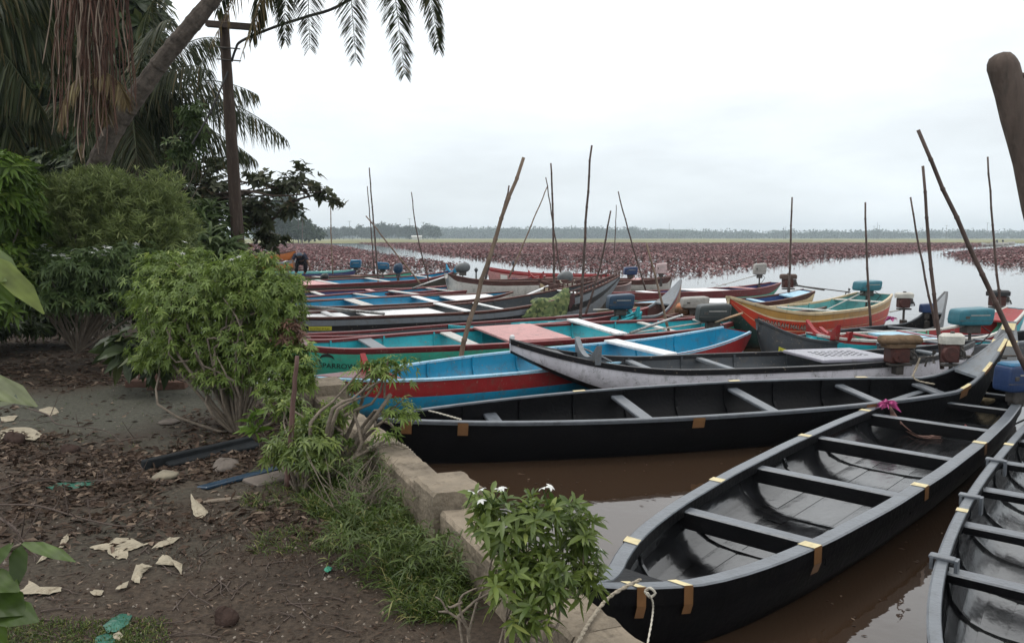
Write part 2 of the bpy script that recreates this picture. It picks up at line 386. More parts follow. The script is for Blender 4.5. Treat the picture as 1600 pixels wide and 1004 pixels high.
def shrub(name, base, blobs, nclump, k, ln, wd, matk, label, cat, group=None, up=.4, droop=.35, spread=.9, segs=2, stems=14, r0=.02, barkm=None, surf=.5, extra=None, knobs=0, tip_r=.005, wig=.06):
    t = empty(name, base, 0, label, cat, group); b = Vector(base)
    bl = [(Vector(c) - b, r_) for c, r_ in blobs]
    for _ in range(knobs):
        c, r_ = bl[R.randrange(len(blobs))]; v = Vector((R.gauss(0, 1), R.gauss(0, 1), R.gauss(.3, 1))).normalized(); k_ = R.uniform(.16, .34); bl.append((c + Vector((v.x * r_[0], v.y * r_[1], v.z * r_[2])), (r_[0] * k_, r_[1] * k_, r_[2] * k_ * 1.1)))
    P, u = blobs_pts(bl, nclump, surf)
    P[:, 2] = np.maximum(P[:, 2], .05)
    V, Fq, rn = whorls(P, u, k, ln, wd, up, droop, spread, segs)
    link('foliage', npmesh('foliage', V, Fq, LM[matk], rn), t)
    if stems:
        mb = MB(); tips = [P[i] for i in NR.choice(len(P), min(stems, len(P)), replace=False)]
        branchy(mb, (0, 0, -.05), tips, r0, tip_r, wig)
        mb.build('stem', barkm or bark, t, smooth=True)
    if extra: extra(t, P, u)
    return t

# ------------------------------------------------------------------ boats
def paint(name, c, rough=.42, dirt=(.10, .08, .06), da=.55, var=.14, coat=0, bump=.12):
    if 'paint_' + name in MATS: return MATS['paint_' + name]
    m = mat('paint_' + name, c, rough, var, 3.0, bump, 22, .45, 0, dirt, da, coat); t = m.node_tree; L = t.links; b = t.nodes['Principled BSDF']
    src = b.inputs['Base Color'].links[0].from_socket; tcn = t.nodes.new('ShaderNodeTexCoord'); sp_ = t.nodes.new('ShaderNodeSeparateXYZ'); L.new(tcn.outputs['Object'], sp_.inputs[0])
    mp_ = t.nodes.new('ShaderNodeMapping'); mp_.inputs['Scale'].default_value = (9, 9, .9); L.new(tcn.outputs['Object'], mp_.inputs[0])
    n1 = t.nodes.new('ShaderNodeTexNoise'); n1.inputs['Scale'].default_value = 1.6; n1.inputs['Detail'].default_value = 6; n1.inputs['Roughness'].default_value = .7; L.new(mp_.outputs[0], n1.inputs[0])
    st = t.nodes.new('ShaderNodeMapRange'); st.inputs[1].default_value = .54; st.inputs[2].default_value = .74; st.inputs[4].default_value = .55; L.new(n1.outputs[0], st.inputs[0])
    ma = t.nodes.new('ShaderNodeMix'); ma.data_type = 'RGBA'; L.new(st.outputs[0], ma.inputs[0]); L.new(src, ma.inputs[6]); ma.inputs[7].default_value = tuple(x * .35 + d_ * .25 for x, d_ in zip(c, dirt)) + (1,)
    n2 = t.nodes.new('ShaderNodeTexNoise'); n2.inputs['Scale'].default_value = 26; n2.inputs['Detail'].default_value = 5; L.new(tcn.outputs['Object'], n2.inputs[0])
    ch = t.nodes.new('ShaderNodeMapRange'); ch.inputs[1].default_value = .66; ch.inputs[2].default_value = .69; ch.inputs[4].default_value = .7; L.new(n2.outputs[0], ch.inputs[0])
    mb_ = t.nodes.new('ShaderNodeMix'); mb_.data_type = 'RGBA'; L.new(ch.outputs[0], mb_.inputs[0]); L.new(ma.outputs[2], mb_.inputs[6]); mb_.inputs[7].default_value = (.22, .18, .14, 1) if sum(c) < .9 else (.10, .09, .08, 1)
    # scum line just above the water (object z = height above the water)
    ad = t.nodes.new('ShaderNodeMath'); ad.operation = 'MULTIPLY_ADD'; ad.inputs[1].default_value = -.16; L.new(n1.outputs[0], ad.inputs[0]); L.new(sp_.outputs['Z'], ad.inputs[2])
    sc_ = t.nodes.new('ShaderNodeMapRange'); sc_.inputs[1].default_value = -.06; sc_.inputs[2].default_value = .03; sc_.inputs[3].default_value = .85; sc_.inputs[4].default_value = 0; L.new(ad.outputs[0], sc_.inputs[0])
    mc = t.nodes.new('ShaderNodeMix'); mc.data_type = 'RGBA'; L.new(sc_.outputs[0], mc.inputs[0]); L.new(mb_.outputs[2], mc.inputs[6]); mc.inputs[7].default_value = (.045, .042, .028, 1)
    L.new(mc.outputs[2], b.inputs['Base Color']); return m
PC = dict(
    blue=paint('blue', (.008, .22, .38)), deepblue=paint('deep_blue', (.015, .07, .24)), navy=paint('navy', (.03, .035, .13)),
    teal=paint('teal', (.02, .34, .40)), aqua=paint('aqua', (.12, .36, .36)), green=paint('green', (.035, .30, .21), da=.6), grass=paint('grass_green', (.05, .14, .03)),
    maroon=paint('maroon', (.115, .014, .016)), red=paint('red', (.25, .014, .016)), scarlet=paint('scarlet', (.42, .034, .013)), brown=paint('brown', (.07, .025, .02)),
    orange=paint('orange', (.40, .115, .015)), yellow=paint('yellow', (.34, .185, .04)), cream=paint('cream', (.50, .40, .25)), tan=paint('tan', (.36, .22, .11)),
    white=paint('white', (.74, .75, .76), .4, (.25, .22, .18), .35), offwhite=paint('off_white', (.50, .49, .46), .45, (.12, .12, .10), .5), lilac=paint('lilac_white', (.60, .59, .64), .42, (.05, .07, .06), .6),
    grey=paint('grey', (.16, .18, .20)), dgrey=paint('dark_grey', (.045, .052, .060)), black=paint('black', (.010, .010, .012), .35, (.04, .035, .03), .35),
    dkgreen=paint('dark_green', (.012, .040, .035)), pink=paint('pink', (.50, .25, .24), .5), lblue=paint('light_blue', (.30, .52, .66), .4), wood=mat('weathered_wood', (.26, .17, .12), .7, .3, 3, .3, 30, .3, stretch=(1, 8, 8)),
    tar=mat('tar_hull', (.0032, .0032, .004), .5, .4, 4, .25, 26, .13, 0, (.013, .011, .010), .30),
    wet=mat('wet_tar', (.006, .0063, .0073), .16, .9, 3.2, .26, 5, .6, 0, (.014, .014, .014), .5, .25, (1.0, 2.2, 2.2)),
    rim=mat('rim_tar', (.10, .112, .128), .34, .25, 6, .2, 34, .6, 0, (.02, .02, .02), .45),  # grey base includes the sky sheen of the tarred rims
    paler=paint('lit_maroon', (.26, .10, .10), .5, (.12, .05, .05), .5), litbrown=paint('lit_brown', (.15, .075, .06), .5),  # maroon and brown for rim tops, sky light put into the colour
    hatch=paint('hatch_lilac', (.27, .265, .31), .3),
    mint=paint('mint', (.10, .42, .26)), darkdrab=paint('darkdrab', (.05, .045, .035)),  # last one: dull dark hull colour so an exposed side recedes
)
TAPE = mat('yellow_tape', (.56, .48, .27), .45, .2, 9, .1, 40, .4, 0, (.25, .15, .05), .5)
TAPE2 = mat('amber_reflector', (.17, .085, .035), .35, .2, 9, .1, 40, .5)
BOATS = {}
def boat(key, label, A, B, W, zm, hull='black', bands=(), inner='dgrey', rim='black', rimw=.05, rimh=.05, p=2.2, q=.9, a=(.05, .05), s=(.3, .3),
         rk=(.12, .12), wt=None, thw=(), decks=(), yoke=(), ribs=0, ribc=None, planks=None, tapes=(), floor=.05, n=2.6, flank=None, heel=0.0, name='wooden_boat', NST=33, seams=0, z2=None):
    A = at(*A); B = at(*B); L = (B - A).to_2d().length; ang = math.atan2(B.y - A.y, B.x - A.x)
    mid = (A + B) / 2; root = empty(name, (mid.x, mid.y, 0), ang, label, 'boat', 'boats moored along the bank')
    root.rotation_euler = (heel, 0, ang)
    # side index: -1 = right of travel A->B (nearer the camera for left-to-right boats)
    def hw(t):
        if wt: return max(.004, float(np.interp(t, [c[0] for c in wt], [c[1] for c in wt])))
        aa = a[0] if t < .5 else a[1]
        return W / 2 * (aa + (1 - aa) * max(0, 1 - abs(2 * t - 1) ** p) ** q)
    def hws(t):
        return sum(hw(min(1, max(0, t + d_))) for d_ in (-.015, 0, .015)) / 3 if .03 < t < .97 else hw(t)
    def zt(t):
        z = zm + (A.z - zm) * max(0, 1 - t / s[0]) ** 2 + (B.z - zm) * max(0, 1 - (1 - t) / s[1]) ** 2
        return z
    def zb(t):
        z = -.12
        if t < rk[0]: z += (A.z - .16 + .12) * (1 - t / rk[0]) ** 1.6
        if t > 1 - rk[1]: z += (B.z - .16 + .12) * (1 - (1 - t) / rk[1]) ** 1.6
        return z
    X = lambda t: (t - .5) * L
    def outer(t, h, side, off=0.0):
        w_ = hws(t); k = max(0, 1 - h ** n) ** (1 / n)
        return Vector((X(t), side * (w_ * k + off), zt(t) + (zb(t) - zt(t)) * h))
    def zbi(t): return max(zb(t) + .05, floor)
    def inn(t, h, side, off=0.0, ni=3.0):
        w_ = max(.003, hws(t) - .03); k = max(0, 1 - h ** ni) ** (1 / ni)
        zz = zt(t) - .004; b_ = min(zbi(t), zz - .01)
        y = w_ * k; return Vector((X(t), side * max(0, y - off * (1 if h < .8 else 0)), zz + (b_ - zz) * h + (off if h >= .6 else 0)))
    ts = [.5 - .5 * math.cos(PI * i / (NST - 1)) for i in range(NST)]
    ts = [.6 * u + .4 * i / (NST - 1) for i, u in enumerate(ts)]
    # hull: outer skin with painted bands (list of (h0, h1, colour)), inner skin
    hs = sorted(set([0, .25, .5, .7, .85, .94, .985, 1.0] + [b_[0] for b_ in bands] + [b_[1] for b_ in bands]))
    cols = [hull] + [b_[2] for b_ in bands] + [inner]; uc = []
    for c in cols:
        if c not in uc: uc.append(c)
    def bandc(h):
        for b_ in bands:
            if b_[0] <= h < b_[1]: return uc.index(b_[2])
        return uc.index(hull)
    mb = MB()
    hfull = [(h, -1) for h in hs] + [(h, 1) for h in reversed(hs[:-1])]
    mc = [bandc((hfull[i][0] + hfull[i + 1][0]) / 2) for i in range(len(hfull) - 1)]
    k = len(hfull)
    o = mb.loft([[outer(t, h, sd_) for h, sd_ in hfull] for t in ts], mf=lambda j: mc[j])
    mb.f.append(tuple(o + i for i in range(k))); mb.m.append(mc[1])
    mb.f.append(tuple(o + (NST - 1) * k + i for i in reversed(range(k)))); mb.m.append(mc[1])
    hi_ = [0, .3, .55, .75, .88, .95, .985, 1.0]; hif = [(h, -1) for h in hi_] + [(h, 1) for h in reversed(hi_[:-1])]; ki = len(hif); ii = uc.index(inner)
    tsi = [min(max(t, .006), .994) for t in ts]
    o2 = mb.loft([[inn(t, h, sd_) for h, sd_ in reversed(hif)] for t in tsi], m=ii)
    mb.f.append(tuple(o2 + i for i in reversed(range(ki)))); mb.m.append(ii)
    mb.f.append(tuple(o2 + (NST - 1) * ki + i for i in range(ki))); mb.m.append(ii)
    hob = mb.build('hull', [PC[c] for c in uc], root, smooth=True)
    # gunwales, one per side
    for sd_ in (-1, 1):
        g = MB(); rg = []
        for t in ts:
            w_ = hws(t); yo = w_ + .014; yi = max(.001, w_ - rimw + .014); z = zt(t)
            rg.append([(X(t), sd_ * yo, z - rimh), (X(t), sd_ * (yo + .004), z + .004), (X(t), sd_ * (yo - .006), z + .012), (X(t), sd_ * (yi + .004), z + .012), (X(t), sd_ * yi, z + .004), (X(t), sd_ * yi, z - rimh * .8)])
        if sd_ > 0: rg = [list(reversed(r_)) for r_ in rg]
        g.loft(rg, close=True)
        kk = 6; g.f.append(tuple(reversed(range(kk)))); g.m.append(0); g.f.append(tuple((NST - 1) * kk + i for i in range(kk))); g.m.append(0)
        if rim == 'maroon': rim_, fl_ = 'paler', 'maroon'
        elif rim == 'brown': rim_, fl_ = 'litbrown', 'brown'
        else: rim_, fl_ = rim, flank or rim
        if fl_ != rim_:  # upward faces lighter than the flanks: sky light painted in
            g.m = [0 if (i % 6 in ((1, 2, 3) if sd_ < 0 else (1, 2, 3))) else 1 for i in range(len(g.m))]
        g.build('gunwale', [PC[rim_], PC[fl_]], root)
    for th in thw:
        t, wd, c = th[0], th[1], th[2]; zo = th[3] if len(th) > 3 else -.045; hh = th[4] if len(th) > 4 else .03; over = th[5] if len(th) > 5 else 0
        w_ = hws(t) - .028 + over; b_ = MB(); b_.box((X(t), 0, zt(t) + zo), (wd, 2 * w_, hh), bev=min(.008, hh * .25)); (b_.m.__setitem__(slice(None), [1] * len(b_.m)) or [b_.m.__setitem__(i, 0) for i in range(len(b_.m) - 9, len(b_.m))] if hh > .045 else None); b_.build('thwart', [PC[c], PC['tar']] if hh > .045 else PC[c], root)  # tall thwarts: shade below the top painted as black sides
    for dk in decks:
        t0, t1, c = dk[0], dk[1], dk[2]; zo = dk[3] if len(dk) > 3 else .0; wf = dk[4] if len(dk) > 4 else 1.0; th_ = .03
        tt = [t0 + (t1 - t0) * i / 8 for i in range(9)]; g = MB()
        g.loft([[(X(t), -max(.004, (hws(t) - .02)) * wf, zt(t) + zo - th_), (X(t), -max(.004, (hws(t) - .02)) * wf, zt(t) + zo), (X(t), max(.004, (hws(t) - .02)) * wf, zt(t) + zo), (X(t), max(.004, (hws(t) - .02)) * wf, zt(t) + zo - th_)] for t in tt], close=True)
        g.f += [(3, 2, 1, 0), (32, 33, 34, 35)]; g.m += [0, 0]
        g.build(dk[5] if len(dk) > 5 else 'deck', PC[c], root)
    for yk in yoke:
        t, hh, c = yk[0], yk[1], yk[2]; over = yk[3] if len(yk) > 3 else .04; w_ = hws(t) + over; z = zt(t)
        top = []
        for i in range(13):
            u = -1 + 2 * i / 12; top.append((u * w_, z + .02 + hh * (abs(u) ** 2.2) * (1 if abs(u) < .95 else .93)))
        poly = [(-w_ * .92, z - .03)] + [(u * w_ * .6, z - .07) for u in (-.5, 0, .5)] + [(w_ * .92, z - .03)] + list(reversed(top))
        g = MB(); g.prism([(a_, b_) for a_, b_ in poly], X(t) - .035, X(t) + .035, 'x'); g.build('crescent_board', PC[c], root, bevel=.006)
        for sd_ in (-1, 1):
            g = MB(); g.tube([(X(t) + .03, sd_ * w_ * .55, z + .03 + hh * .25), (X(t) + (.22 if t < .5 else -.22), sd_ * w_ * .55, z - .02)], .014, 5); g.build('brace', PC[c], root)
    ribm = PC[ribc or inner]
    for i in range(ribs):
        t = .08 + .84 * (i + .5) / ribs; g = MB(); d_ = .014 / L; rr = []; rh_ = .014 if planks else .022
        for h, sd_ in hif:
            a0 = inn(t - d_, h, sd_); a1 = inn(t + d_, h, sd_); a2 = inn(t + d_, h, sd_, rh_); a3 = inn(t - d_, h, sd_, rh_)
            rr.append([a0, a1, a2, a3])
        g.loft(rr, close=True); g.build('rib', ribm, root)
    if planks:
        nc, nl, t0, t1 = planks; pm = PC[inner]
        phis = [(-90 + 180 * i / nc) for i in range(nc + 1)]
        def ip(t, ph, off):
            ph = max(-89.5, min(89.5, ph)); sgn = 1 if ph >= 0 else -1; aph = math.radians(abs(ph)); h = math.cos(aph) ** .55; h = min(.9995, h)
            # ph=90 at the gunwale, 0 at the keel
            w_ = hws(t) - .03; k_ = (1 - h ** 3.0) ** (1 / 3.0); zz = zt(t) - .02; b_ = zbi(t)
            v = Vector((X(t), sgn * w_ * k_, zz + (b_ - zz) * h)); nrm = Vector((0, -sgn * math.sin(aph), math.cos(aph) + .15)).normalized(); return v + nrm * off
        for i in range(nc):
            js = [t0] + sorted(t0 + (t1 - t0) * (j + .5 * R.random() + (.3 if i % 2 else 0)) / nl for j in range(1, nl)) + [t1]
            for j in range(len(js) - 1):
                if js[j + 1] - js[j] < .03: continue
                off = R.uniform(.003, .007); g = MB(); rr = []; m_ = 6
                for q_ in range(m_ + 1):
                    t = js[j] + .0015 + (js[j + 1] - js[j] - .003) * q_ / m_; r_ = []
                    pa, pb = phis[i] + .5, phis[i + 1] - .5
                    for z_ in range(4):
                        ph = pa + (pb - pa) * z_ / 3; r_.append(ip(t, ph, off * (1 if 0 < z_ < 3 else .72)))
                    rr.append(list(reversed(r_)))
                g.loft(rr)
                g.build('plank', pm, hob, smooth=True)
    for tp in tapes:
        t, sd_, wd = tp[0], tp[1], tp[2]; kind = tp[3] if len(tp) > 3 else 'both'; d_ = wd / 2 / L; drop = tp[4] if len(tp) > 4 else .12
        g = MB(); nn = 3
        if kind in ('both', 'top'):
            g.loft([[(X(t_), sd_ * (hws(t_) - rimw + .012), zt(t_) + .0155), (X(t_), sd_ * (hws(t_) + .020), zt(t_) + .0155)] for t_ in (t - d_, t, t + d_)])
            g.loft([[(X(t_), sd_ * (hws(t_) + .021), zt(t_) + .0155), (X(t_), sd_ * (hws(t_) + .021), zt(t_) - rimh)] for t_ in (t - d_, t, t + d_)], m=1)
        if kind in ('both', 'side'):
            o_ = .024 if rimh > drop * .9 else .010
            g.loft([[outer(t_, .0, sd_, .022) - Vector((0, 0, zz_)) if zz_ <= rimh else outer(t_, zz_ / (zt(t_) - zb(t_)), sd_, .012) for zz_ in (.0 if kind == 'side' else rimh, rimh, drop)] for t_ in (t - d_, t, t + d_)], m=1)
        g.build('reflective_tape', [TAPE, TAPE2], root)
    if seams:
        for i in range(seams):
            h = .18 + .7 * i / seams
            for sd_ in (-1, 1):
                g = MB(); g.loft([[outer(t, h, sd_, .004), outer(t, h + .012, sd_, .006), outer(t, h + .024, sd_, .004)] for t in ts[2:-2]]); g.build('strake_seam', PC[hull], root)
    if rim == 'maroon': pass
    BOATS[key] = dict(root=root, X=X, zt=zt, zb=zb, hw=hws, outer=outer, inn=inn, L=L, hull=hob)
    return BOATS[key]
def lettering(bk, text, t, zoff, size, side, m, name='lettering', flip=False, shear=0, squash=1.0, off=.006):
    """text wrapped on the outer hull skin; t = where it starts, zoff = baseline below the rim"""
    cu = bpy.data.curves.new('lettering', 'FONT'); cu.body = text; cu.size = size; cu.shear = shear
    o = bpy.data.objects.new('tmp', cu); col.objects.link(o)
    bpy.context.view_layer.update()
    me = bpy.data.meshes.new_from_object(o.evaluated_get(bpy.context.evaluated_depsgraph_get())); bpy.data.objects.remove(o)
    L = bk['L']
    for v in me.vertices:
        d_ = v.co.x * squash / L; t_ = t + d_; zz = bk['zt'](t_) - zoff + v.co.y; h = (bk['zt'](t_) - zz) / (bk['zt'](t_) - bk['zb'](t_))
        v.co = bk['outer'](t_, min(.97, max(.0, h)), side, off)
    me.materials.clear(); me.materials.append(m)
    ob = link(name, me, bk['root']); ob['inscription'] = text
    return ob
def sticker(bk, t, z0, z1, wd, side, m, name='sticker', off=.004):
    g = MB(); L = bk['L']; rr = []
    for i in range(5):
        t_ = t + wd / L * i / 4; r_ = []
        for zz in (z0, (z0 + z1) / 2, z1):
            h = zz / (bk['zt'](t_) - bk['zb'](t_)); r_.append(bk['outer'](t_, min(.97, h), side, off))
        rr.append(r_)
    g.loft(rr); return g.build(name, m, bk['root'])
def proj(p):
    x, y, z = p[0], p[1], p[2] - H; d = y * cp - z * sp; u = y * sp + z * cp
    return (800 + F * x / d, 502 - F * u / d)
def tpx(bk, px, side=-1):
    M = Matrix.Translation(bk['root'].location) @ bk['root'].rotation_euler.to_matrix().to_4x4(); best = (1e9, 0)
    for i in range(1001):
        t = i / 1000; e_ = abs(proj(M @ bk['outer'](t, 0, side))[0] - px)
        if e_ < best[0]: best = (e_, t)
    return best[1]
def flatpaint(name, c, rough=.5): return mat(name, c, rough, .05, 5, 0)
INK_B = flatpaint('ink_black', (.012, .012, .012)); INK_R = flatpaint('ink_red', (.30, .02, .03)); INK_W = flatpaint('ink_white', (.7, .7, .66)); INK_N = flatpaint('ink_navy', (.04, .05, .25))
STK_Y = flatpaint('sticker_yellow', (.50, .48, .05))
NEAR = -1
# --- the two big tarred canoes in the foreground
O = boat('O', 'large open black canoe with wide grey rim, yellow tapes and glossy planked floor', (880, 908, .52), (1578, 503, .98), 1.2, .325, 'tar', (), 'wet', 'rim', .086, .08, flank='tar',
         s=(.10, .13), rk=(.10, .06), wt=[(0, .02), (.03, .05), (.055, .10), (.075, .20), (.10, .30), (.14, .40), (.20, .485), (.30, .56), (.42, .60), (.55, .60), (.68, .56), (.78, .49), (.86, .38), (.92, .27), (.955, .18), (1, .05)],
         thw=[(.205, .10, 'rim', -.085, .11, .02), (.345, .10, 'rim', -.085, .11, .02), (.485, .09, 'rim', -.085, .11, .02), (.63, .09, 'rim', -.085, .11, .02), (.765, .07, 'rim', -.07, .06, .01), (.86, .06, 'rim', -.06, .05, .01)],
         decks=[(0.0, .075, 'tar', .006), (.925, .995, 'dgrey', .016)], ribs=9, planks=(11, 6, .10, .92),
         tapes=[(.115, 1, .075, 'top'), (.27, 1, .08, 'top'), (.46, 1, .08, 'top'), (.62, 1, .08, 'top'), (.185, -1, .075, 'both', .14), (.365, -1, .08, 'top'), (.545, -1, .08, 'top'), (.050, -1, .05, 'both', .14), (.078, -1, .045, 'both', .13)], NST=57, name='canoe')
Nn = boat('N', 'long narrow black canoe with thin white rim line and amber reflector patches on its side', (588, 650, .43), (1560, 520, .95), 1.0, .42, 'tar', (), 'tar', 'rim', .035, .025, s=(.2, .13), rk=(.08, .08),
          thw=[(.16, .13, 'rim', -.12, .03), (.36, .13, 'rim', -.07, .03), (.555, .12, 'rim', -.07, .03), (.74, .11, 'rim', -.07, .03), (.87, .12, 'rim', -.06, .03)],
          decks=[(.93, 1, 'grey', .01)], ribs=10, tapes=[(.035, -1, .09, 'side', .12), (.105, -1, .09, 'side', .12), (.42, -1, .12, 'side', .10), (.70, -1, .12, 'side', .09), (.895, -1, .12, 'side', .09), (.30, 1, .13, 'top'), (.56, 1, .13, 'top'), (.78, 1, .13, 'top'), (.90, -1, .13, 'top'), (.95, -1, .12, 'top'), (.985, -1, .12, 'top')], NST=45, name='canoe', heel=.11)
P_ = boat('P', 'black canoe cut by the right edge of the picture, with clamps on its rim', (1522, 1120, .42), (1762, 560, .6), 1.1, .36, 'tar', (), 'wet', 'rim', .055, .05, flank='tar', p=2.6, q=.7,
          thw=[(.17, .10, 'rim', -.06, .05), (.265, .10, 'rim', -.06, .05), (.36, .10, 'rim', -.06, .05), (.455, .09, 'rim', -.06, .05), (.55, .09, 'rim', -.06, .05), (.66, .09, 'rim', -.06, .05), (.78, .09, 'rim', -.06, .05)],
          ribs=14, planks=(9, 5, .05, .95), tapes=[(.275, 1, .07, 'top'), (.50, 1, .07, 'top')], name='canoe', NST=45)
for t in (.17, .31, .43):
    for sd_ in (-1, 1):
        g = MB(); w_ = P_['hw'](t); z = P_['zt'](t)
        g.box((P_['X'](t), sd_ * (w_ - .012), z + .022), (.055, .12, .016), bev=.004); g.box((P_['X'](t), sd_ * (w_ - .078), z - .03), (.055, .016, .11)); g.box((P_['X'](t) - .015, sd_ * (w_ + .032), z - .01), (.04, .016, .06)); g.build('clamp', PC['rim'], P_['root'])
# studs on the stem plate of the big canoe
for t in (.945, .963, .981):
    g = MB(); g.tube([(O['X'](t), 0, O['zt'](t) + .012), (O['X'](t) - .004, 0, O['zt'](t) + .034)], [.026, .012], 8); g.build('stud', PC['yellow'], O['root'])
for t in (.935, .972, .993):
    g = MB(); w_ = O['hw'](t); d_ = .035 / O['L']
    g.loft([[(O['X'](q_), -w_, O['zt'](q_) + .0205), (O['X'](q_), w_, O['zt'](q_) + .0205)] for q_ in (t - d_, t, t + d_)]); g.build('reflective_tape', TAPE, O['root'])
M_ = boat('M', 'lilac white boat with black rim and black raked bow, grey crescent board and lidded hatch', (797, 530, .80), (1520, 533, .6), 1.25, .445, 'lilac', [(0, .10, 'black'), (.80, 1.0, 'black')], 'dgrey', 'black', .05, .055,
          s=(.33, .25), rk=(.34, .16), thw=[(.26, .10, 'grey', -.05, .04), (.42, .09, 'grey', -.05, .04), (.90, .08, 'grey', -.04, .03)], decks=[(0, .10, 'black', .0)],
          yoke=[(.15, .20, 'grey', .07)], ribs=7, NST=41)
g = MB(); t0, t1 = .60, .76; w_ = M_['hw'](.68) * .82; g.box((M_['X'](.68), 0, M_['zt'](.68) + .03), ((t1 - t0) * M_['L'], 2 * w_, .045), bev=.01); g.build('hatch_lid', PC['hatch'], M_['root'])
g = MB()
for i in range(7):
    for j in range(5): g.box((M_['X'](.635 + .015 * i), -.18 + .09 * j, M_['zt'](.68) + .0545), (.05, .025, .004), Euler((0, 0, R.uniform(-.5, .5))).to_matrix())
g.build('hatch_pattern', PC['dgrey'], M_['root'])
g = MB(); g.box((M_['X'](0.004), 0, .83), (.06, .045, .05), bev=.015); g.build('stem_cap', PC['white'], M_['root'])
sticker(M_, .10, .0 + .43, .50, .75, -1, PC['grey'], 'rub_strip', .016)
Lb = boat('L', 'bright blue boat with wide red band and red horned bow near the concrete wall', (492, 588, .50), (1148, 514, .58), 1.25, .435, 'blue', [(0, .36, 'red')], 'blue', 'lblue', .05, .02, heel=.05,
          s=(.2, .3), rk=(.10, .05), a=(.05, .45), thw=[(.46, .14, 'maroon', -.02, .03), (.70, .26, 'white', .02, .04, .06)], decks=[(0, .13, 'maroon', .018)], yoke=[(.10, .20, 'red', .02)], ribs=8, NST=41)
g = MB(); g.loft([[Lb['outer'](t, 0, -1, .016) + Vector((0, 0, .018)), Lb['outer'](t, .42, -1, .02)] for t in [.72 + .28 * i / 10 for i in range(11)]]); g.build('red_side_board', PC['red'], Lb['root'])
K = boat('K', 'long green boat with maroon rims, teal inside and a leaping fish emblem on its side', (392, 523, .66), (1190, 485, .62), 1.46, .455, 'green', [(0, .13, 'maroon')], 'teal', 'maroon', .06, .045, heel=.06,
         s=(.16, .25), rk=(.10, .12), thw=[(.185, .22, 'grey', -.03, .03), (.335, .20, 'offwhite', -.03, .03), (.60, .22, 'white', .05, .04, .10), (.74, .12, 'offwhite', -.03, .03), (.86, .12, 'offwhite', -.03, .03)],
         decks=[(0, .085, 'maroon', .016), (.39, .505, 'pink', .035, .98, 'hatch_lid')], ribs=9, NST=45)
tK = tpx(K, 511); lettering(K, 'JACK SPARROW', tK - .38 / K['L'], .285, .105, -1, INK_B, squash=1.0)
g = MB(); Lk = K['L']; prof = []
for i in range(15):
    u = i / 14; a_ = PI * (1 - u); x_ = .10 * math.cos(a_); th_ = .020 * math.sin(PI * min(1, u * 1.05)) ** .7 + .002; prof.append((x_, .07 * math.sin(a_), th_))
rr = []
for x_, z_, th_ in prof:
    t_ = tK + x_ / Lk; r_ = []
    for dz in (th_, -th_):
        zz = .170 - z_ - dz; h = zz / (K['zt'](t_) - K['zb'](t_)); r_.append(K['outer'](t_, h, -1, .0065))
    rr.append(r_)
g.loft(rr)
def kq(x_, zz): t_ = tK + x_ / Lk; return K['outer'](t_, zz / (K['zt'](t_) - K['zb'](t_)), -1, .0065)
g.add([kq(-.012, .09), kq(.02, .09), kq(.012, .055)], [(0, 1, 2)]); g.add([kq(-.09, .17), kq(-.14, .197), kq(-.125, .16)], [(0, 1, 2)]); g.add([kq(-.09, .17), kq(-.085, .22), kq(-.11, .185)], [(0, 1, 2)])
g.build('leaping_fish_emblem', INK_B, K['root'])
J = boat('J', 'maroon sided boat with thin rim behind the long green boat', (400, 523, .58), (1012, 480, .58), .9, .47, 'maroon', [(0, .08, 'paler')], 'dgrey', 'maroon', .05, .04, rk=(.1, .1))
J2 = boat('J2', 'teal boat squeezed between the maroon boat and the long green boat', (700, 508, .46), (1002, 487, .58), .85, .41, 'teal', [(0, .2, 'maroon')], 'teal', 'teal', .05, .04,
          thw=[(.55, .12, 'white', -.02), (.70, .12, 'white', -.02), (.40, .1, 'offwhite', -.02)], yoke=[(.955, .16, 'teal', .10)])
I_ = boat('I', 'long boat striped black and grey with a latticed brown rail at its bow', (372, 489, .6), (966, 429, 1.12), 1.5, .5, 'grey', [(0, .09, 'black'), (.26, .42, 'black'), (.85, 1, 'black')], 'dgrey', 'brown', .05, .035, heel=.03,
          s=(.2, .5), rk=(.1, .16), thw=[(.20, .12, 'white', -.01), (.50, .18, 'white', .03, .03, .08), (.60, .10, 'white', -.01), (.84, .14, 'white', -.03)], decks=[(.02, .24, 'white', -.04, .95), (.28, .47, 'white', -.05, .9)], ribs=8, NST=41)
tI = tpx(I_, 482); sticker(I_, tI, .17, .25, .42, -1, STK_Y); lettering(I_, 'REGISTERED BY PLAN', tI + .003, .235, .052, -1, INK_B, squash=.70, off=.008)
lettering(I_, 'ERAVIPURAM', tpx(I_, 515), .31, .06, -1, INK_R, squash=.9)
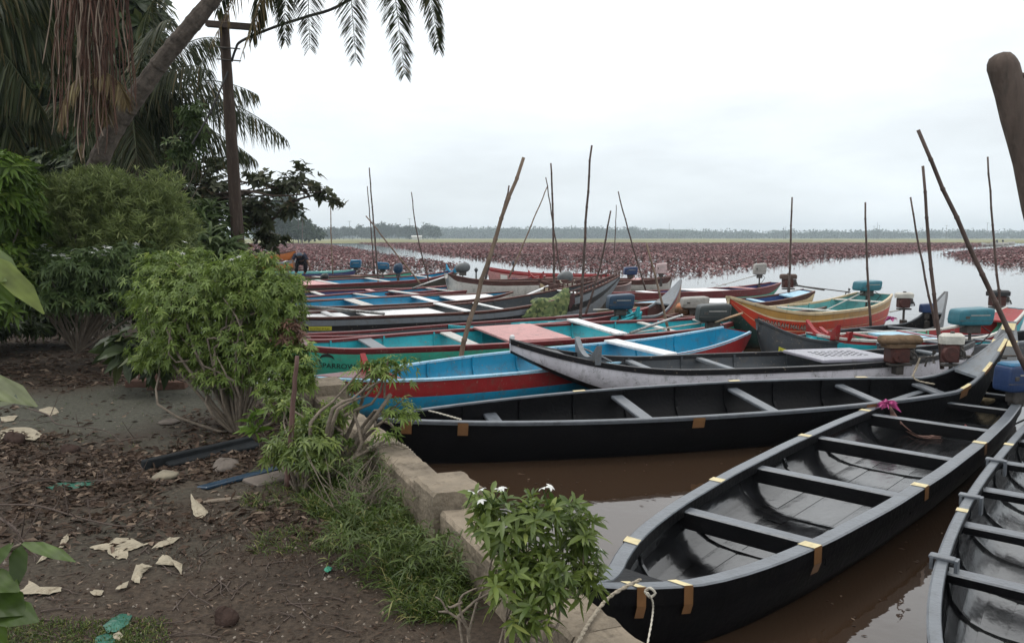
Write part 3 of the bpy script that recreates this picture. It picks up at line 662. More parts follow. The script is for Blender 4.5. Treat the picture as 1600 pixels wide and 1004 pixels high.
# lattice rail on the bow of the striped boat
for sd_ in (-1, 1):
    rail = MB(); rail.tube([(I_['X'](t), sd_ * (I_['hw'](t) + .0), I_['zt'](t) + .10) for t in [.80 + .2 * i / 8 for i in range(9)]], .018, 5); ro = rail.build('bow_rail', PC['brown'], I_['root'])
    for i in range(16):
        t = .80 + .195 * i / 15; q_ = MB(); q_.box((I_['X'](t), sd_ * I_['hw'](t), I_['zt'](t) + .055), (.035, .015, .09)); q_.build('baluster', PC['brown'], ro)
Hb = boat('H', 'white sided boat with thin red rim and blue inside behind the striped boat', (396, 476, .45), (800, 455, .5), 1.4, .40, 'offwhite', [(0, .15, 'maroon')], 'blue', 'brown', .045, .035, heel=.06,
          thw=[(.36, .3, 'offwhite', -.01), (.62, .22, 'white', -.01)], decks=[(.72, .9, 'white', -.02)])
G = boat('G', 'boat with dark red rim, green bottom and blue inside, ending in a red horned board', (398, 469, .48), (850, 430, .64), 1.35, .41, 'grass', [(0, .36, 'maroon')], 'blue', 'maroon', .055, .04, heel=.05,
         s=(.3, .35), thw=[(.30, .14, 'offwhite', -.02), (.42, .2, 'offwhite', -.02), (.55, .14, 'offwhite', -.02), (.80, .16, 'offwhite', -.02)], decks=[(.05, .12, 'maroon', 0)], yoke=[(.955, .24, 'red', .16)])
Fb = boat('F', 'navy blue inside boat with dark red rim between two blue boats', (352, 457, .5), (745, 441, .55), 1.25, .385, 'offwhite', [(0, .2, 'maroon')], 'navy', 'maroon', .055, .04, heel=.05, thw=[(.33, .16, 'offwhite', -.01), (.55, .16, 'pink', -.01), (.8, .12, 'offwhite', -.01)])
Eb = boat('E', 'blue inside boat with pale pink deck and blue forked end beside a grey engine', (350, 446, .45), (714, 421, .68), 1.5, .41, 'darkdrab', [(0, .20, 'maroon')], 'blue', 'maroon', .055, .04, s=(.3, .3), heel=.06,
          thw=[(.38, .2, 'offwhite', .0), (.60, .2, 'offwhite', .0), (.82, .15, 'offwhite', .0)], decks=[(.14, .36, 'pink', .01)], yoke=[(.965, .28, 'blue', .15)])
Db = boat('D', 'green hulled boat with dark brown rim on which the stooping man leans', (330, 437, .42), (642, 424, .5), 1.15, .40, 'green', (), 'dgrey', 'brown', .06, .05, thw=[(.5, .2, 'offwhite', -.01), (.7, .2, 'wood', -.01), (.85, .2, 'offwhite', -.01)])
Cb = boat('C', 'slim aqua topped boat with navy hull just behind the stooping man', (322, 425, .38), (556, 421, .46), 1.1, .36, 'navy', [(0, .16, 'aqua')], 'aqua', 'aqua', .08, .04, decks=[(.1, .45, 'aqua', -.01), (.75, .99, 'mint', 0)])
OR2 = boat('OR2', 'plain orange boat with grey rim, the nearer of two orange boats', (352, 413, .48), (468, 405, .66), 1.5, .48, 'orange', (), 'brown', 'grey', .07, .05, p=2, q=.8, rk=(.12, .08))
OR1 = boat('OR1', 'orange boat with red brown rim and upswept end, farther of two orange boats', (330, 400, .45), (462, 391, .95), 1.6, .52, 'orange', [(0, .16, 'brown')], 'brown', 'brown', .07, .05, p=2, q=.8, s=(.2, .7))
V = boat('V', 'cream sided boat with dark brown rim and blunt square bow', (697, 427, .90), (935, 434, .66), 1.2, .64, 'offwhite', [(0, .18, 'brown')], 'brown', 'brown', .06, .05, a=(.35, .1), s=(.35, .3), rk=(.05, .1))
Wb = boat('W', 'pink sided boat with red rim and blue lettering farther from the bank', (763, 418, .75), (960, 429, .5), 1.3, .5, 'pink', [(0, .12, 'red')], 'pink', 'red', .06, .06, a=(.5, .1), s=(.5, .3), rk=(.04, .1))
lettering(Wb, 'SREE MURUGAN', tpx(Wb, 800), .34, .18, -1, INK_N, squash=.8); sticker(Wb, tpx(Wb, 782), .15, .36, .30, -1, INK_W)
Y = boat('Y', 'short boat with dark brown pointed bow and cream hull carrying a roped grey engine', (843, 438, .85), (985, 440, .6), 1.1, .55, 'cream', [(0, .4, 'brown')], 'brown', 'brown', .06, .05, s=(.4, .3), rk=(.2, .1))
Xb = boat('X', 'white hulled boat with brown rims and blunt stern under the pale pink engine', (868, 433, .5), (1050, 431, .6), 1.4, .46, 'offwhite', [(0, .3, 'brown')], 'pink', 'brown', .07, .05, a=(.1, .7), rk=(.1, .03), thw=[(.5, .3, 'pink', 0), (.7, .3, 'pink', 0)])
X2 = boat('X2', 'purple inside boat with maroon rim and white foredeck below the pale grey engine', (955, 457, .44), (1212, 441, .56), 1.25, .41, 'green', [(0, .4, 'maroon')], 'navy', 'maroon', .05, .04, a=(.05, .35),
          thw=[(.2, .3, 'white', 0), (.78, .2, 'pink', 0)], decks=[(.45, .62, 'white', .01)])
X3 = boat('X3', 'cream hulled boat with brown rim, blue inside and a black propeller emblem', (975, 474, .55), (1264, 453, .84), 1.35, .60, 'cream', [(0, .12, 'brown')], 'deepblue', 'brown', .05, .04, a=(.05, .5), rk=(.1, .05), s=(.3, .4),
          decks=[(.34, .60, 'white', .012), (.05, .25, 'lblue', -.02), (.88, .98, 'lblue', 0)], thw=[(.72, .12, 'lblue', -.02)])
# propeller emblem
g = MB(); 
for kx in range(3):
    a0 = kx * 2 * PI / 3 + .4; poly = []
    for rr_, da in ((.01, 0), (.045, -.55), (.075, -.35), (.08, .1), (.05, .35)): poly.append((rr_ * math.cos(a0 + da), rr_ * math.sin(a0 + da)))
    vs = []
    for px_, pz_ in poly:
        t_ = .925 + px_ / X3['L']; zz = .26 - pz_; vs.append(X3['outer'](t_, zz / (X3['zt'](t_) - X3['zb'](t_)), -1, .007))
    g.add(vs, [(0, 1, 2, 3, 4)])
g.build('propeller_emblem', INK_B, X3['root'])
X4 = boat('X4', 'weathered grey boat with tall fin shaped stem and worn red rim', (850, 499, .42), (1064, 437, 1.12), 1.0, .44, 'wood', [(0, .12, 'red')], 'brown', 'grey', .05, .04, s=(.3, .3), rk=(.1, .08), decks=[(.86, 1, 'grey', .01)])
X5 = boat('X5', 'tan hulled boat mostly hidden behind the dark green engine', (1040, 494, .5), (1290, 478, .5), 1.2, .5, 'tan', (), 'brown', 'brown', .05, .04)
Rb = boat('R', 'red boat with yellow top band, aqua inside and white lettering on its high bow', (1138, 463, .96), (1366, 458, .78), 1.45, .60, 'scarlet', [(0, .20, 'yellow'), (.20, .235, 'cream'), (.46, .475, 'cream'), (.66, 1, 'dkgreen')], 'aqua', 'cream', .05, .04,
          a=(.05, .55), s=(.38, .35), rk=(.16, .06), thw=[(.50, .10, 'offwhite', -.02), (.88, .12, 'offwhite', -.03), (.72, .08, 'grey', -.2)], ribs=6, NST=41, seams=0)
tR = tpx(Rb, 1184); lettering(Rb, 'EDINJARAM MALABAR', tR, .33, .155, -1, INK_B, squash=.80); lettering(Rb, 'EDINJARAM MALABAR', tR + .001, .318, .105, -1, flatpaint('ink_faded_white', (.30, .27, .23)), squash=1.18, off=.010)
Sb = boat('S', 'dark grey canoe with tall fin stem and yellow number sticker at its bow', (1183, 499, .80), (1478, 456, .98), .95, .40, 'dgrey', (), 'black', 'dgrey', .04, .03, s=(.28, .18), rk=(.10, .07), thw=[(.45, .06, 'rim', -.02), (.62, .05, 'rim', -.02), (.76, .06, 'rim', -.02)], decks=[(.93, 1, 'grey', 0)], name='canoe')
sticker(Sb, .06, .26, .36, .28, -1, STK_Y); lettering(Sb, 'KAVUM 01', .064, .335, .06, -1, INK_B, squash=.95, off=.008)
Tb = boat('T', 'red and green boat with light blue hatch and red horned bow', (1268, 521, .50), (1588, 481, .82), 1.15, .42, 'teal', [(0, .14, 'red')], 'mint', 'offwhite', .05, .03, s=(.25, .35), a=(.25, .35), thw=[(.26, .10, 'red', .01), (.52, .05, 'red', 0)],
          decks=[(0, .12, 'red', 0), (.36, .56, 'lblue', .0, .9, 'hatch_lid'), (.90, .995, 'red', 0)], yoke=[(.05, .20, 'red', .16), (.11, .10, 'red', .05)], ribs=5)
lo = MB(); 
for i in range(12):
    a0 = PI * i / 12; a1 = PI * (i + 1) / 12
    def rp(a_, r_): 
        t_ = .05 + r_ * math.cos(a_) / Tb['L']; zz = .34 - r_ * math.sin(a_); return Tb['outer'](t_, zz / (Tb['zt'](t_) - Tb['zb'](t_)), -1, .006)
    lo.add([rp(a0, .10), rp(a1, .10), rp(a1, .125), rp(a0, .125)], [(0, 1, 2, 3)])
lo.build('painted_arc', INK_W, Tb['root'])
# red inner lining boards at the stern of the red and green boat
g = MB()
for sd_ in (-1, 1): g.loft([[Tb['inn'](t, 0, sd_, .01), Tb['inn'](t, .62, sd_, .012)] for t in [.66 + .3 * i / 8 for i in range(9)]])
g.build('red_lining', PC['red'], Tb['root'])
Ub = boat('U', 'charcoal canoe under the big teal engine cover at the right', (1372, 537, .45), (1640, 511, .55), .95, .42, 'dgrey', (), 'black', 'rim', .04, .03, thw=[(.35, .1, 'rim', -.02), (.6, .1, 'rim', -.02)], name='canoe')

# ------------------------------------------------------------------ outboard engines
def rot_z(a): return Euler((0, 0, a)).to_matrix()
metal = mat('engine_metal', (.07, .065, .06), .5, .4, 20, .2, 60, .5, .5, (.12, .05, .02), .5)
redm = mat('engine_red', (.055, .016, .012), .55, .4, 16, .2, 60, .4, 0, (.03, .02, .015), .7)
def plast(name, c, r=.42): return mat('cover_' + name, c, r, .22, 5, .15, 20, .45, 0, tuple(x * .35 for x in c), .5)
CV = dict(blue=plast('blue', (.008, .10, .20)), bluelid=plast('blue_lid', (.14, .32, .42)), dblue=plast('dark_blue', (.008, .035, .075)), royal=plast('royal_blue', (.010, .030, .095)), teal=plast('teal', (.016, .125, .165)), grey=plast('grey', (.10, .11, .115)),
          dgreen=plast('dark_green_grey', (.028, .036, .036)), black=plast('black', (.015, .016, .018)), pale=plast('pale_grey', (.30, .29, .27), .6), pink=plast('pale_pink', (.50, .38, .38), .6), brown=mat('cover_brown_rag', (.14, .095, .06), .9, .35, 9, .9, 18, .1),
          rust=plast('rusty_brown', (.085, .055, .045), .8), white=plast('dirty_white', (.48, .47, .42), .55), red=plast('red', (.2, .02, .02)))
def motor(label, px, py, d, w, h, c, kind='box', dirn=1, shaft=0.0, tiller=0.0, leg=.0, rz=0.0, depth=None, lid=None, tz=.18, sdrop=.1):
    """engine centred on a photo pixel at distance d; w, h in photo pixels"""
    c0 = pt(px, py, d); W = w * d / F; Hh = h * d / F; D = depth or W * .62
    root = empty('outboard_engine', (c0.x, c0.y, c0.z - Hh / 2), rz, label, 'engine', 'engines mounted on the boats')
    cvm = CV[c]
    if kind in ('box', 'round', 'rag'):
        b_ = MB(); nseg = 20; levels = 9; rings = []; e_ = {'box': 8.0, 'round': 2.3, 'rag': 3.2}[kind]
        for i in range(levels):
            u = i / (levels - 1) if kind != 'box' else [0, .06, .2, .4, .6, .78, .88, .95, 1][i]; k = (1 - abs(2 * u - 1) ** (6 if kind == 'box' else 2.6)) ** (1 / (5 if kind == 'box' else 2.4)) if 0 < i < levels - 1 else (.80 if kind == 'box' else .45)
            if kind == 'box': k = [.84, .95, .985, 1.0, 1.0, .995, .975, .93, .78][i]
            r_ = []
            for j in range(nseg):
                a_ = 2 * PI * j / nseg; ca, sa = math.cos(a_), math.sin(a_)
                x_ = abs(ca) ** (2 / e_) * (1 if ca > 0 else -1) * W / 2; y_ = abs(sa) ** (2 / e_) * (1 if sa > 0 else -1) * D / 2
                jt = 1 + (.05 * math.sin(j * 2.1 + i * 1.7) if kind == 'rag' else 0)
                r_.append((x_ * k * jt + .06 * W * (u - .5) * dirn, y_ * k * jt, Hh * u + (.08 * Hh * (x_ / W) * dirn * u)))
            rings.append(r_)
        b_.loft(rings, close=True); b_.f.append(tuple(reversed(range(nseg)))); b_.m.append(0); b_.f.append(tuple((levels - 1) * nseg + j for j in range(nseg))); b_.m.append(0)
        b_.build('cowling', cvm, root, smooth=(kind != 'box') , bevel=0)
        if kind == 'box' and W > .3:
            r2 = MB(); r2.box((0, 0, Hh * .30), (W * .985, D * 1.0, Hh * .035), bev=.004); r2.build('cowling_seam', metal, root)
            r3 = MB()
            for q_ in range(3): r3.box((W * (.46) * dirn, 0, Hh * (.45 + .12 * q_)), (W * .07, D * .5, Hh * .05), bev=.003)
            r3.build('grille', metal, root)
            r4 = MB(); r4.box((-W * .3 * dirn, -D * .485, Hh * .5), (W * .12, .02, Hh * .14), bev=.003); r4.build('latch', metal, root)
            r5 = MB(); r5.box((W * .06, -D * .497, Hh * .62), (W * .55, .008, Hh * .055)); r5.build('stripe', CV['pale'], root)
            r6 = MB(); r6.tube([(W * .2 * dirn, -D * .3, -.02), (W * .36 * dirn, -D * .55, -.10), (W * .1, -D * .5, -.26), (-W * .25, -D * .3, -.34)], .009, 5, cap=False); r6.build('fuel_hose', CV['black'], root)
        if lid: l_ = MB(); l_.box((0, 0, Hh * .88), (W * .86, D * .86, Hh * .3), bev=min(.02, W * .06)); l_.build('lid', CV[lid], root)
        bx = MB(); bx.box((0, 0, -.05), (W * .42, D * .5, .14), bev=.01); bx.box((W * .12 * dirn, D * .18, -.08), (W * .2, D * .3, .09), bev=.01); bx.build('engine_block', metal, root)
        bot = -.10
    else:
        # bare long tail engine: tank on top, block, recoil starter disc, muffler
        t_ = MB(); t_.box((-.02 * W, 0, Hh * .80), (W * .95, D * .8, Hh * .32), bev=min(.03, Hh * .10)); t_.build('fuel_tank', cvm, root)
        t2 = MB(); t2.tube([(0, 0, Hh * .95), (0, 0, Hh * 1.02)], W * .09, 8); t2.build('fuel_cap', metal, root)
        b_ = MB(); b_.box((-.05 * W, 0, Hh * .36), (W * .62, D * .7, Hh * .55), bev=.015); b_.build('engine_block', redm, root)
        s_ = MB(); s_.tube([(-W * .12, -D * .30, Hh * .34), (-W * .12, -D * .46, Hh * .34)], [Hh * .27, Hh * .22], 18); s_.tube([(-W * .12, -D * .46, Hh * .34), (-W * .12, -D * .50, Hh * .34)], Hh * .07, 10)
        s_.build('recoil_starter', redm, root)
        m_ = MB(); m_.box((W * .34 * dirn, 0, Hh * .45), (W * .22, D * .5, Hh * .32), bev=.012)
        for q_ in range(4): m_.box((W * .34 * dirn, 0, Hh * (.18 + q_ * .07)), (W * .26, D * .62, Hh * .022))
        m_.tube([(W * .30 * dirn, -D * .2, Hh * .5), (W * .44 * dirn, -D * .3, Hh * .4), (W * .50 * dirn, -D * .3, Hh * .2)], .012, 6)
        m_.build('muffler', metal, root)
        ex = MB(); ex.box((0, 0, .0), (W * .7, D * .6, .03), bev=.004); ex.build('mount_plate', metal, root)
        bot = 0
    lz = leg if leg else max(.12, c0.z - Hh / 2 - .30)
    st = MB(); st.tube([(0, 0, bot + .02), (0, 0, -lz)], .022, 7); st.box((0, 0, -lz + .08), (.10, .12, .14), bev=.01); st.build('swivel_bracket', metal, root)
    if tiller:
        T_ = MB(); L_ = abs(tiller); s_ = -1 if tiller < 0 else 1
        T_.tube([(0, 0, .0), (s_ * L_ * .55, -.05, -tz * .55), (s_ * L_, -.08, -tz)], [.016, .014, .017], 6); T_.build('tiller', mat('tiller_pole', (.40, .39, .36), .5, .2, 20), root)
    if shaft:
        s_ = 1 if shaft > 0 else -1; L_ = abs(shaft); ss = MB(); ss.tube([(s_ * W * .2, 0, Hh * .25), (s_ * L_, 0, Hh * .25 - sdrop)], .013, 6); ss.tube([(s_ * W * .3, 0, Hh * .25), (s_ * L_ * .6, 0, Hh * .2 - sdrop * .6)], .02, 6); so_ = ss.build('drive_shaft', metal, root)
        pr = MB(); cx, cz = s_ * L_, Hh * .25 - sdrop
        for q_ in range(3):
            a_ = q_ * 2 * PI / 3 + .5; M = Matrix.Translation((cx, 0, cz)) @ Matrix.Rotation(a_, 4, 'X') @ Matrix.Rotation(.5, 4, 'Z')
            pr.add([M @ Vector(v) for v in ((-.008, 0, 0), (-.02, .02, .09), (0, .035, .10), (.02, -.02, .09), (.008, 0, 0), (0, .004, .05))], [(0, 1, 2, 5), (5, 2, 3, 4)])
        pr.tube([(cx - .03, 0, cz), (cx + .04, 0, cz)], [.022, .012], 7); pr.tube([(cx - .06 * s_, 0, cz), (cx - .09 * s_, 0, cz - .12)], .012, 5)
        pr.build('propeller', metal, root)
    return root
motor('small blue engine with pale lid, standing leftmost above the aqua boat', 556, 412, 36, 17, 12, 'blue', lid='bluelid', shaft=1.6, sdrop=.15)
motor('blue engine cover tilted beside two upright poles in the far rows', 598, 415, 33, 20, 11, 'blue', dirn=-1, shaft=-.1, rz=.2)
motor('dark blue rounded engine right of its tilted blue neighbour', 622, 419, 31.5, 15, 16, 'dblue', 'round', depth=.3)
motor('grey rounded engine cover beside the blue forked boat end', 723, 418, 32, 24, 15, 'grey', 'round', rz=.3, tiller=-.3, tz=.02)
motor('small black engine cover beside the stooping man', 507, 433, 30.5, 13, 12, 'black', 'round', depth=.28)
motor('grey round engine wrapped with pale rope on the dark brown bowed boat', 883, 433, 26, 25, 18, 'grey', 'round', tiller=.45, tz=.05)
motor('black round engine hanging at the bow of the striped boat', 944, 454, 19.4, 22, 20, 'black', 'round', rz=.2, depth=.3)
motor('dark blue square engine with teal mount in the middle of the boats', 969, 471, 15.4, 41, 23, 'dblue', rz=.15, shaft=0, tiller=-.55, tz=.0)
motor('royal blue small engine box left of the pale pink one', 985, 423, 29.5, 21, 12, 'royal', rz=.1)
motor('pale pink engine with dark lower unit on the white hulled boat', 1033, 419, 28, 16, 16, 'pink', lid=None, rz=-.1)
motor('pale grey engine half hidden behind the dark green one', 1085, 472, 15.9, 42, 17, 'pale', rz=.05)
motor('large dark green grey engine cover above the bright blue boat', 1114, 488, 13.2, 50, 27, 'dgreen', rz=.05, tiller=-2.6, tz=.36)
motor('pale grey engine raised on the purple inside boat', 1187, 420, 26, 19, 17, 'pale', tiller=-2.2, tz=.62)
motor('rusty brown long tail engine with propeller shaft held over the water', 1232, 439, 19.6, 26, 24, 'rust', 'engine', shaft=1.45, sdrop=.17, rz=-.05)
motor('teal square engine with pale tiller on the red and yellow boat', 1355, 446, 17.6, 40, 15, 'teal', rz=.35, tiller=-1.25, tz=.42, shaft=0)
motor('small red long tail engine with white tank on the dark grey canoe', 1413, 469, 15.2, 28, 27, 'white', 'engine', shaft=.0, tiller=-.3, tz=.05)
bxm = motor('blue plastic covered engine box beside the tall grey fin stem', 1448, 481, 15.0, 20, 14, 'royal')
motor('black long tail engine on the red lined boat end at right', 1560, 466, 14.6, 34, 28, 'black', 'engine', tiller=-.65, tz=.28, shaft=0)
motor('big teal engine cover in front of the red lined boat', 1517, 494, 11.6, 58, 26, 'teal', rz=.1, tiller=-.5, tz=.06)
mr_ = motor('red engine wrapped in a brown rag at the stern of the lilac white boat', 1404, 548, 9.9, 52, 42, 'brown', 'engine', rz=.1, shaft=.45, sdrop=0)
rg = MB(); ring = []
for i in range(13):
    u = i / 12; r_ = []
    for j in range(10):
        a_ = 2 * PI * j / 10; k = .055 * (1 - abs(2 * u - 1) ** 8) ** .3 * (1 + .02 * math.sin(i * 1.9 + j)) + .012
        r_.append((-.27 + .56 * u, math.cos(a_) * k * 1.9, .30 + math.sin(a_) * k + .003 * math.sin(i * 1.3)))
    ring.append(r_)
rg.loft(ring, close=True); rg.f += [tuple(reversed(range(10))), tuple(range(120, 130))]; rg.m += [0, 0]; rg.build('rag', CV['brown'], mr_, smooth=True)
motor('red engine with dirty white tank and long chrome shaft, nearest the studded prow', 1487, 544, 8.9, 38, 52, 'white', 'engine', rz=-.05, shaft=1.0, sdrop=-.02)
motor('large blue boxy engine cover at the right edge of the picture', 1590, 588, 8.0, 62, 44, 'royal', rz=.2, lid='blue')

# ------------------------------------------------------------------ bamboo poles
bamb = mat('bamboo', (.17, .12, .085), .6, .35, 8, .3, 60, .35, stretch=(1, 1, .4)); bambd = mat('bamboo_dark', (.075, .05, .042), .6, .35, 8, .3, 60, .35, stretch=(1, 1, .4))
def pole(label, x0, y0, x1, y1, d, wpx, m=bambd, bend=0.0, sink=.0, lean=0.0, name='bamboo_pole', taper=.62, wtop=None):
    """top pixel (x0,y0), foot pixel (x1,y1) at distance d, width wpx at the foot"""
    a = pt(x1, y1, d); b = pt(x0, y0, d + lean); a = a + (a - b).normalized() * sink
    root = a; L_ = (b - a).length; n = max(6, int(L_ / .28)); r1 = wpx * d / F / 2; g = MB(); ps = []; rs = []
    sdv = (b - a).normalized().cross(Vector((0, 1, 0))).normalized()
    for i in range(n + 1):
        u = i / n; c = (a.lerp(b, u) - root) + sdv * bend * L_ * math.sin(PI * u) + sdv * R.uniform(-1, 1) * r1 * .35
        rr_ = r1 * (1 - (1 - taper) * u)
        if i in (0, n): ps.append(c); rs.append(rr_)
        else:
            dv = (b - a).normalized() * r1 * .7; ps += [c - dv, c, c + dv]; rs += [rr_, rr_ * 1.22, rr_ * .97]
    g.tube(ps, rs, 7)
    o = g.build(name, m, None, smooth=True); o.location = root
    return tag(o, label, 'pole', 'bamboo punting poles standing among the boats')
POLES = [
 ('thin pale pole standing alone just right of the almond branch tip', 517, 308, 520, 425, 34, 2.2, bamb, .01),
 ('shorter of two close upright poles near the tilted blue engine', 574, 291, 585, 425, 33, 2.2, bambd, 0),
 ('taller of two close upright poles near the tilted blue engine', 577, 262, 591, 440, 31, 3.0, bambd, 0),
 ('pole leaning left to lower right across the two upright ones', 572, 337, 660, 447, 29, 3.0, bamb, 0),
 ('slender bowed pole rising behind the row of blue boats, left of the thick leaning one', 643, 300, 671, 440, 29, 2.4, bambd, .03),
 ('thick knotted brown pole leaning right from the green boat', 818, 246, 718, 566, 10.8, 8.5, bamb, .012),
 ('dark thin pole directly behind the thick leaning one', 796, 290, 754, 452, 27, 4.0, bambd, 0),
 ('pale pole leaning right over the pink sided boat', 856, 290, 797, 430, 32, 2.6, bamb, 0),
 ('thin pole close left of a tall upright one over the roped engine', 853, 277, 878, 440, 27, 2.6, bambd, 0),
 ('tall upright pole standing at the roped grey engine', 861, 255, 867, 470, 23, 4.2, bambd, 0),
 ('tallest upright pole, planted beside the camouflage cloth', 924, 227, 907, 492, 15.3, 5.0, bambd, .004),
 ('curved dark pole leaning right between striped boat and blue square engine', 954, 329, 914, 488, 15.8, 4.0, bambd, -.03),
 ('short thin pole far out in the lilies', 963, 320, 960, 395, 60, 1.8, bambd, 0),
 ('thin dark pole leaning left over the white hulled boat', 966, 299, 1009, 452, 25, 3.0, bambd, .01),
 ('pale stick leaning left out of the long green boat', 1010, 380, 1043, 508, 13.6, 4.6, bamb, .0),
 ('upright pole behind the rusty brown engine', 1237, 308, 1232, 476, 18.2, 4.0, bambd, 0),
 ('upright pole in front of the teal square engine', 1352, 316, 1360, 500, 15.3, 4.4, bambd, .005),
 ('thin pole leaning left beside the small red engine', 1423, 308, 1464, 515, 14.2, 4.2, bambd, .01),
 ('straight stout pole behind the engine with dirty white tank', 1443, 259, 1470, 545, 9.9, 6.8, bambd, .008),
 ('long dark pole leaning left across the right side of the picture', 1435, 203, 1600, 566, 7.6, 9.0, bambd, .008),
 ('thin pole behind the black engine at far right', 1543, 245, 1566, 510, 14.0, 4.4, bambd, .004),
]
for p_ in POLES: pole(p_[0], p_[1], p_[2], p_[3], p_[4], p_[5], p_[6], p_[7], p_[8], sink=.25 if p_[5] < 16 else .1)
# thick rounded post leaning in the black canoe at the right edge
g = MB(); a = pt(1836, 1200, 4.2); b = pt(1567, 108, 4.2); a = b.lerp(a, (b.z - .07) / (b.z - a.z)); dv = (b - a); ps, rs = [], []
for i in range(25):
    u = i / 24; ps.append(dv * u + Vector((.012 * math.sin(u * 9), 0, 0))); rs.append(R.uniform(-.003, .003) + .080 - .009 * u + .002 * math.sin(i * 2.1))
rs += [.070, .063, .048, .02]; ps += [dv * 1.008, dv * 1.016, dv * 1.024, dv * 1.028]
g.tube(ps, rs, 18); 
g.tube([dv * .985 + Vector((.06, -.03, 0)), dv * .985 + Vector((.085, -.045, .0))], [.022, .010], 8)
pm = mat('old_post', (.085, .066, .056), .85, .35, 3, .8, 12, .2, 0, (.05, .045, .04), .6, stretch=(3, 3, .5))
po = g.build('mooring_post', pm, None, smooth=True); po.location = a; tag(po, 'thick round topped weathered grey post leaning in at the right edge', 'post')

# ------------------------------------------------------------------ concrete wall
conc = mat('old_concrete', (.21, .175, .132), .85, .34, 3.0, .8, 26, .2, 0, (.070, .056, .042), .85)
wall = empty('concrete_wall', (WALL[1].x, WALL[1].y, 0), 0, 'low weathered concrete wall with square piers along the water edge', 'wall')
WT = .50
def wallseg(a, b, wd=.235, z1=WT, z0=-.4, name='coping', mname=None):
    d_ = (b - a); L_ = d_.length; an = math.atan2(d_.y, d_.x); g = MB(); n = max(2, int(L_ / .05)); rr = []
    for i in range(n + 1):
        u = i / n; x_ = L_ * u; j = lambda s_: R.uniform(-1, 1) * s_
        rr.append([(x_, -wd / 2 + j(.004), z0), (x_, -wd / 2 + j(.004), z1 - .02 + j(.004)), (x_, -wd / 2 + .016 + j(.006), z1 + j(.005)), (x_, 0, z1 + j(.005)), (x_, wd / 2 - .016 + j(.006), z1 + j(.005)), (x_, wd / 2 + j(.003), z1 - .02), (x_, wd / 2, z0)])
    g.loft([list(reversed(r_)) for r_ in rr], close=True); k = 7; g.f += [tuple(range(k)), tuple(n * k + i for i in reversed(range(k)))]; g.m += [0, 0]
    o = g.build(name, conc, wall); o.location = (a.x - wall.location.x, a.y - wall.location.y, 0); o.rotation_euler = (0, 0, an); return o
def along(s_):
    """point on the wall line at distance s from its near end"""
    for a, b in zip(WALL, WALL[1:]):
        L_ = (b - a).length
        if s_ <= L_: return a.lerp(b, s_ / L_), (b - a).normalized()
        s_ -= L_
    return WALL[-1], (WALL[-1] - WALL[-2]).normalized()
tot = sum((b - a).length for a, b in zip(WALL, WALL[1:]))
def y_to_s(y):
    s_ = 0
    for a, b in zip(WALL, WALL[1:]):
        if y <= b.y: return s_ + (b - a).length * (y - a.y) / (b.y - a.y)
        s_ += (b - a).length
    return s_
cuts = [0, y_to_s(2.95), y_to_s(4.35), y_to_s(5.73), y_to_s(7.65), y_to_s(7.9), tot]
for s0, s1 in zip(cuts, cuts[1:]):
    a, _ = along(s0); b, _ = along(s1 - .006); wallseg(a, b)
def pier(y, wd, ln, z1, lab=None):
    s_ = y_to_s(y); a, d_ = along(s_ - ln / 2); b, _ = along(s_ + ln / 2); o = wallseg(a, b, wd, z1, -.3, 'pier'); return o
pier(4.52, .31, .36, .60); pier(7.75, .46, .46, .60)
g = MB(); c_ = pt(485, 640, 7.3); 
# ------------------------------------------------------------------ ropes
ropem = mat('rope', (.30, .26, .20), .9, .3, 60, .6, 120); ropep = mat('pale_rope', (.50, .47, .40), .9, .2, 60, .5, 120)
def rope(label, pts, r_, m, cat='rope', name='rope', n=40):
    ps = [curvept(pts, i / n) for i in range(n + 1)]; o0 = ps[0]; g = MB()
    for k in range(2):
        q_ = []
        for i, p in enumerate(ps):
            a_ = i * 1.5 + k * PI; q_.append(p - o0 + Vector((math.cos(a_), 0, math.sin(a_))) * r_ * .5)
        g.tube(q_, r_ * .75, 5)
    o = g.build(name, m, None, smooth=True); o.location = o0; return tag(o, label, cat)
rope('pale mooring rope hanging from the bow of the wide rimmed canoe', [at(1012, 925, .50), at(1020, 940, .44), at(1019, 965, .38), pt(1012, 1004, 3.05), pt(1002, 1060, 2.95)], .004, ropep)
rope('knot of pale rope round the bow of the wide rimmed canoe', [at(1008, 922, .47), at(1016, 918, .50), at(1024, 926, .48), at(1016, 932, .46), at(1008, 924, .47)], .006, ropep)
rope('twisted rope lying over the concrete wall behind the flowering shrub', [at(1000, 905, .52), at(955, 930, WT + .02), at(925, 965, WT + .015), at(905, 1000, WT + .015), at(880, 1050, WT + .015)], .008, ropem)
rope('grey rope looped over the wall beyond the square pier', [at(590, 708, .42), at(575, 700, .52), at(610, 692, WT + .02), at(632, 697, WT + .02), at(648, 712, .4)], .013, ropem)
rope('white cord tied from the long narrow canoe to the shore', [at(720, 655, .47), pt(672, 642, 7.2), pt(640, 640, 7.25)], .008, ropep)
rope('cord looped between the two black canoes near the red engines', [at(1425, 588, .5), pt(1432, 575, 8.7), pt(1437, 560, 8.7), pt(1428, 590, 8.7), pt(1460, 600, 8.5)], .009, ropem)
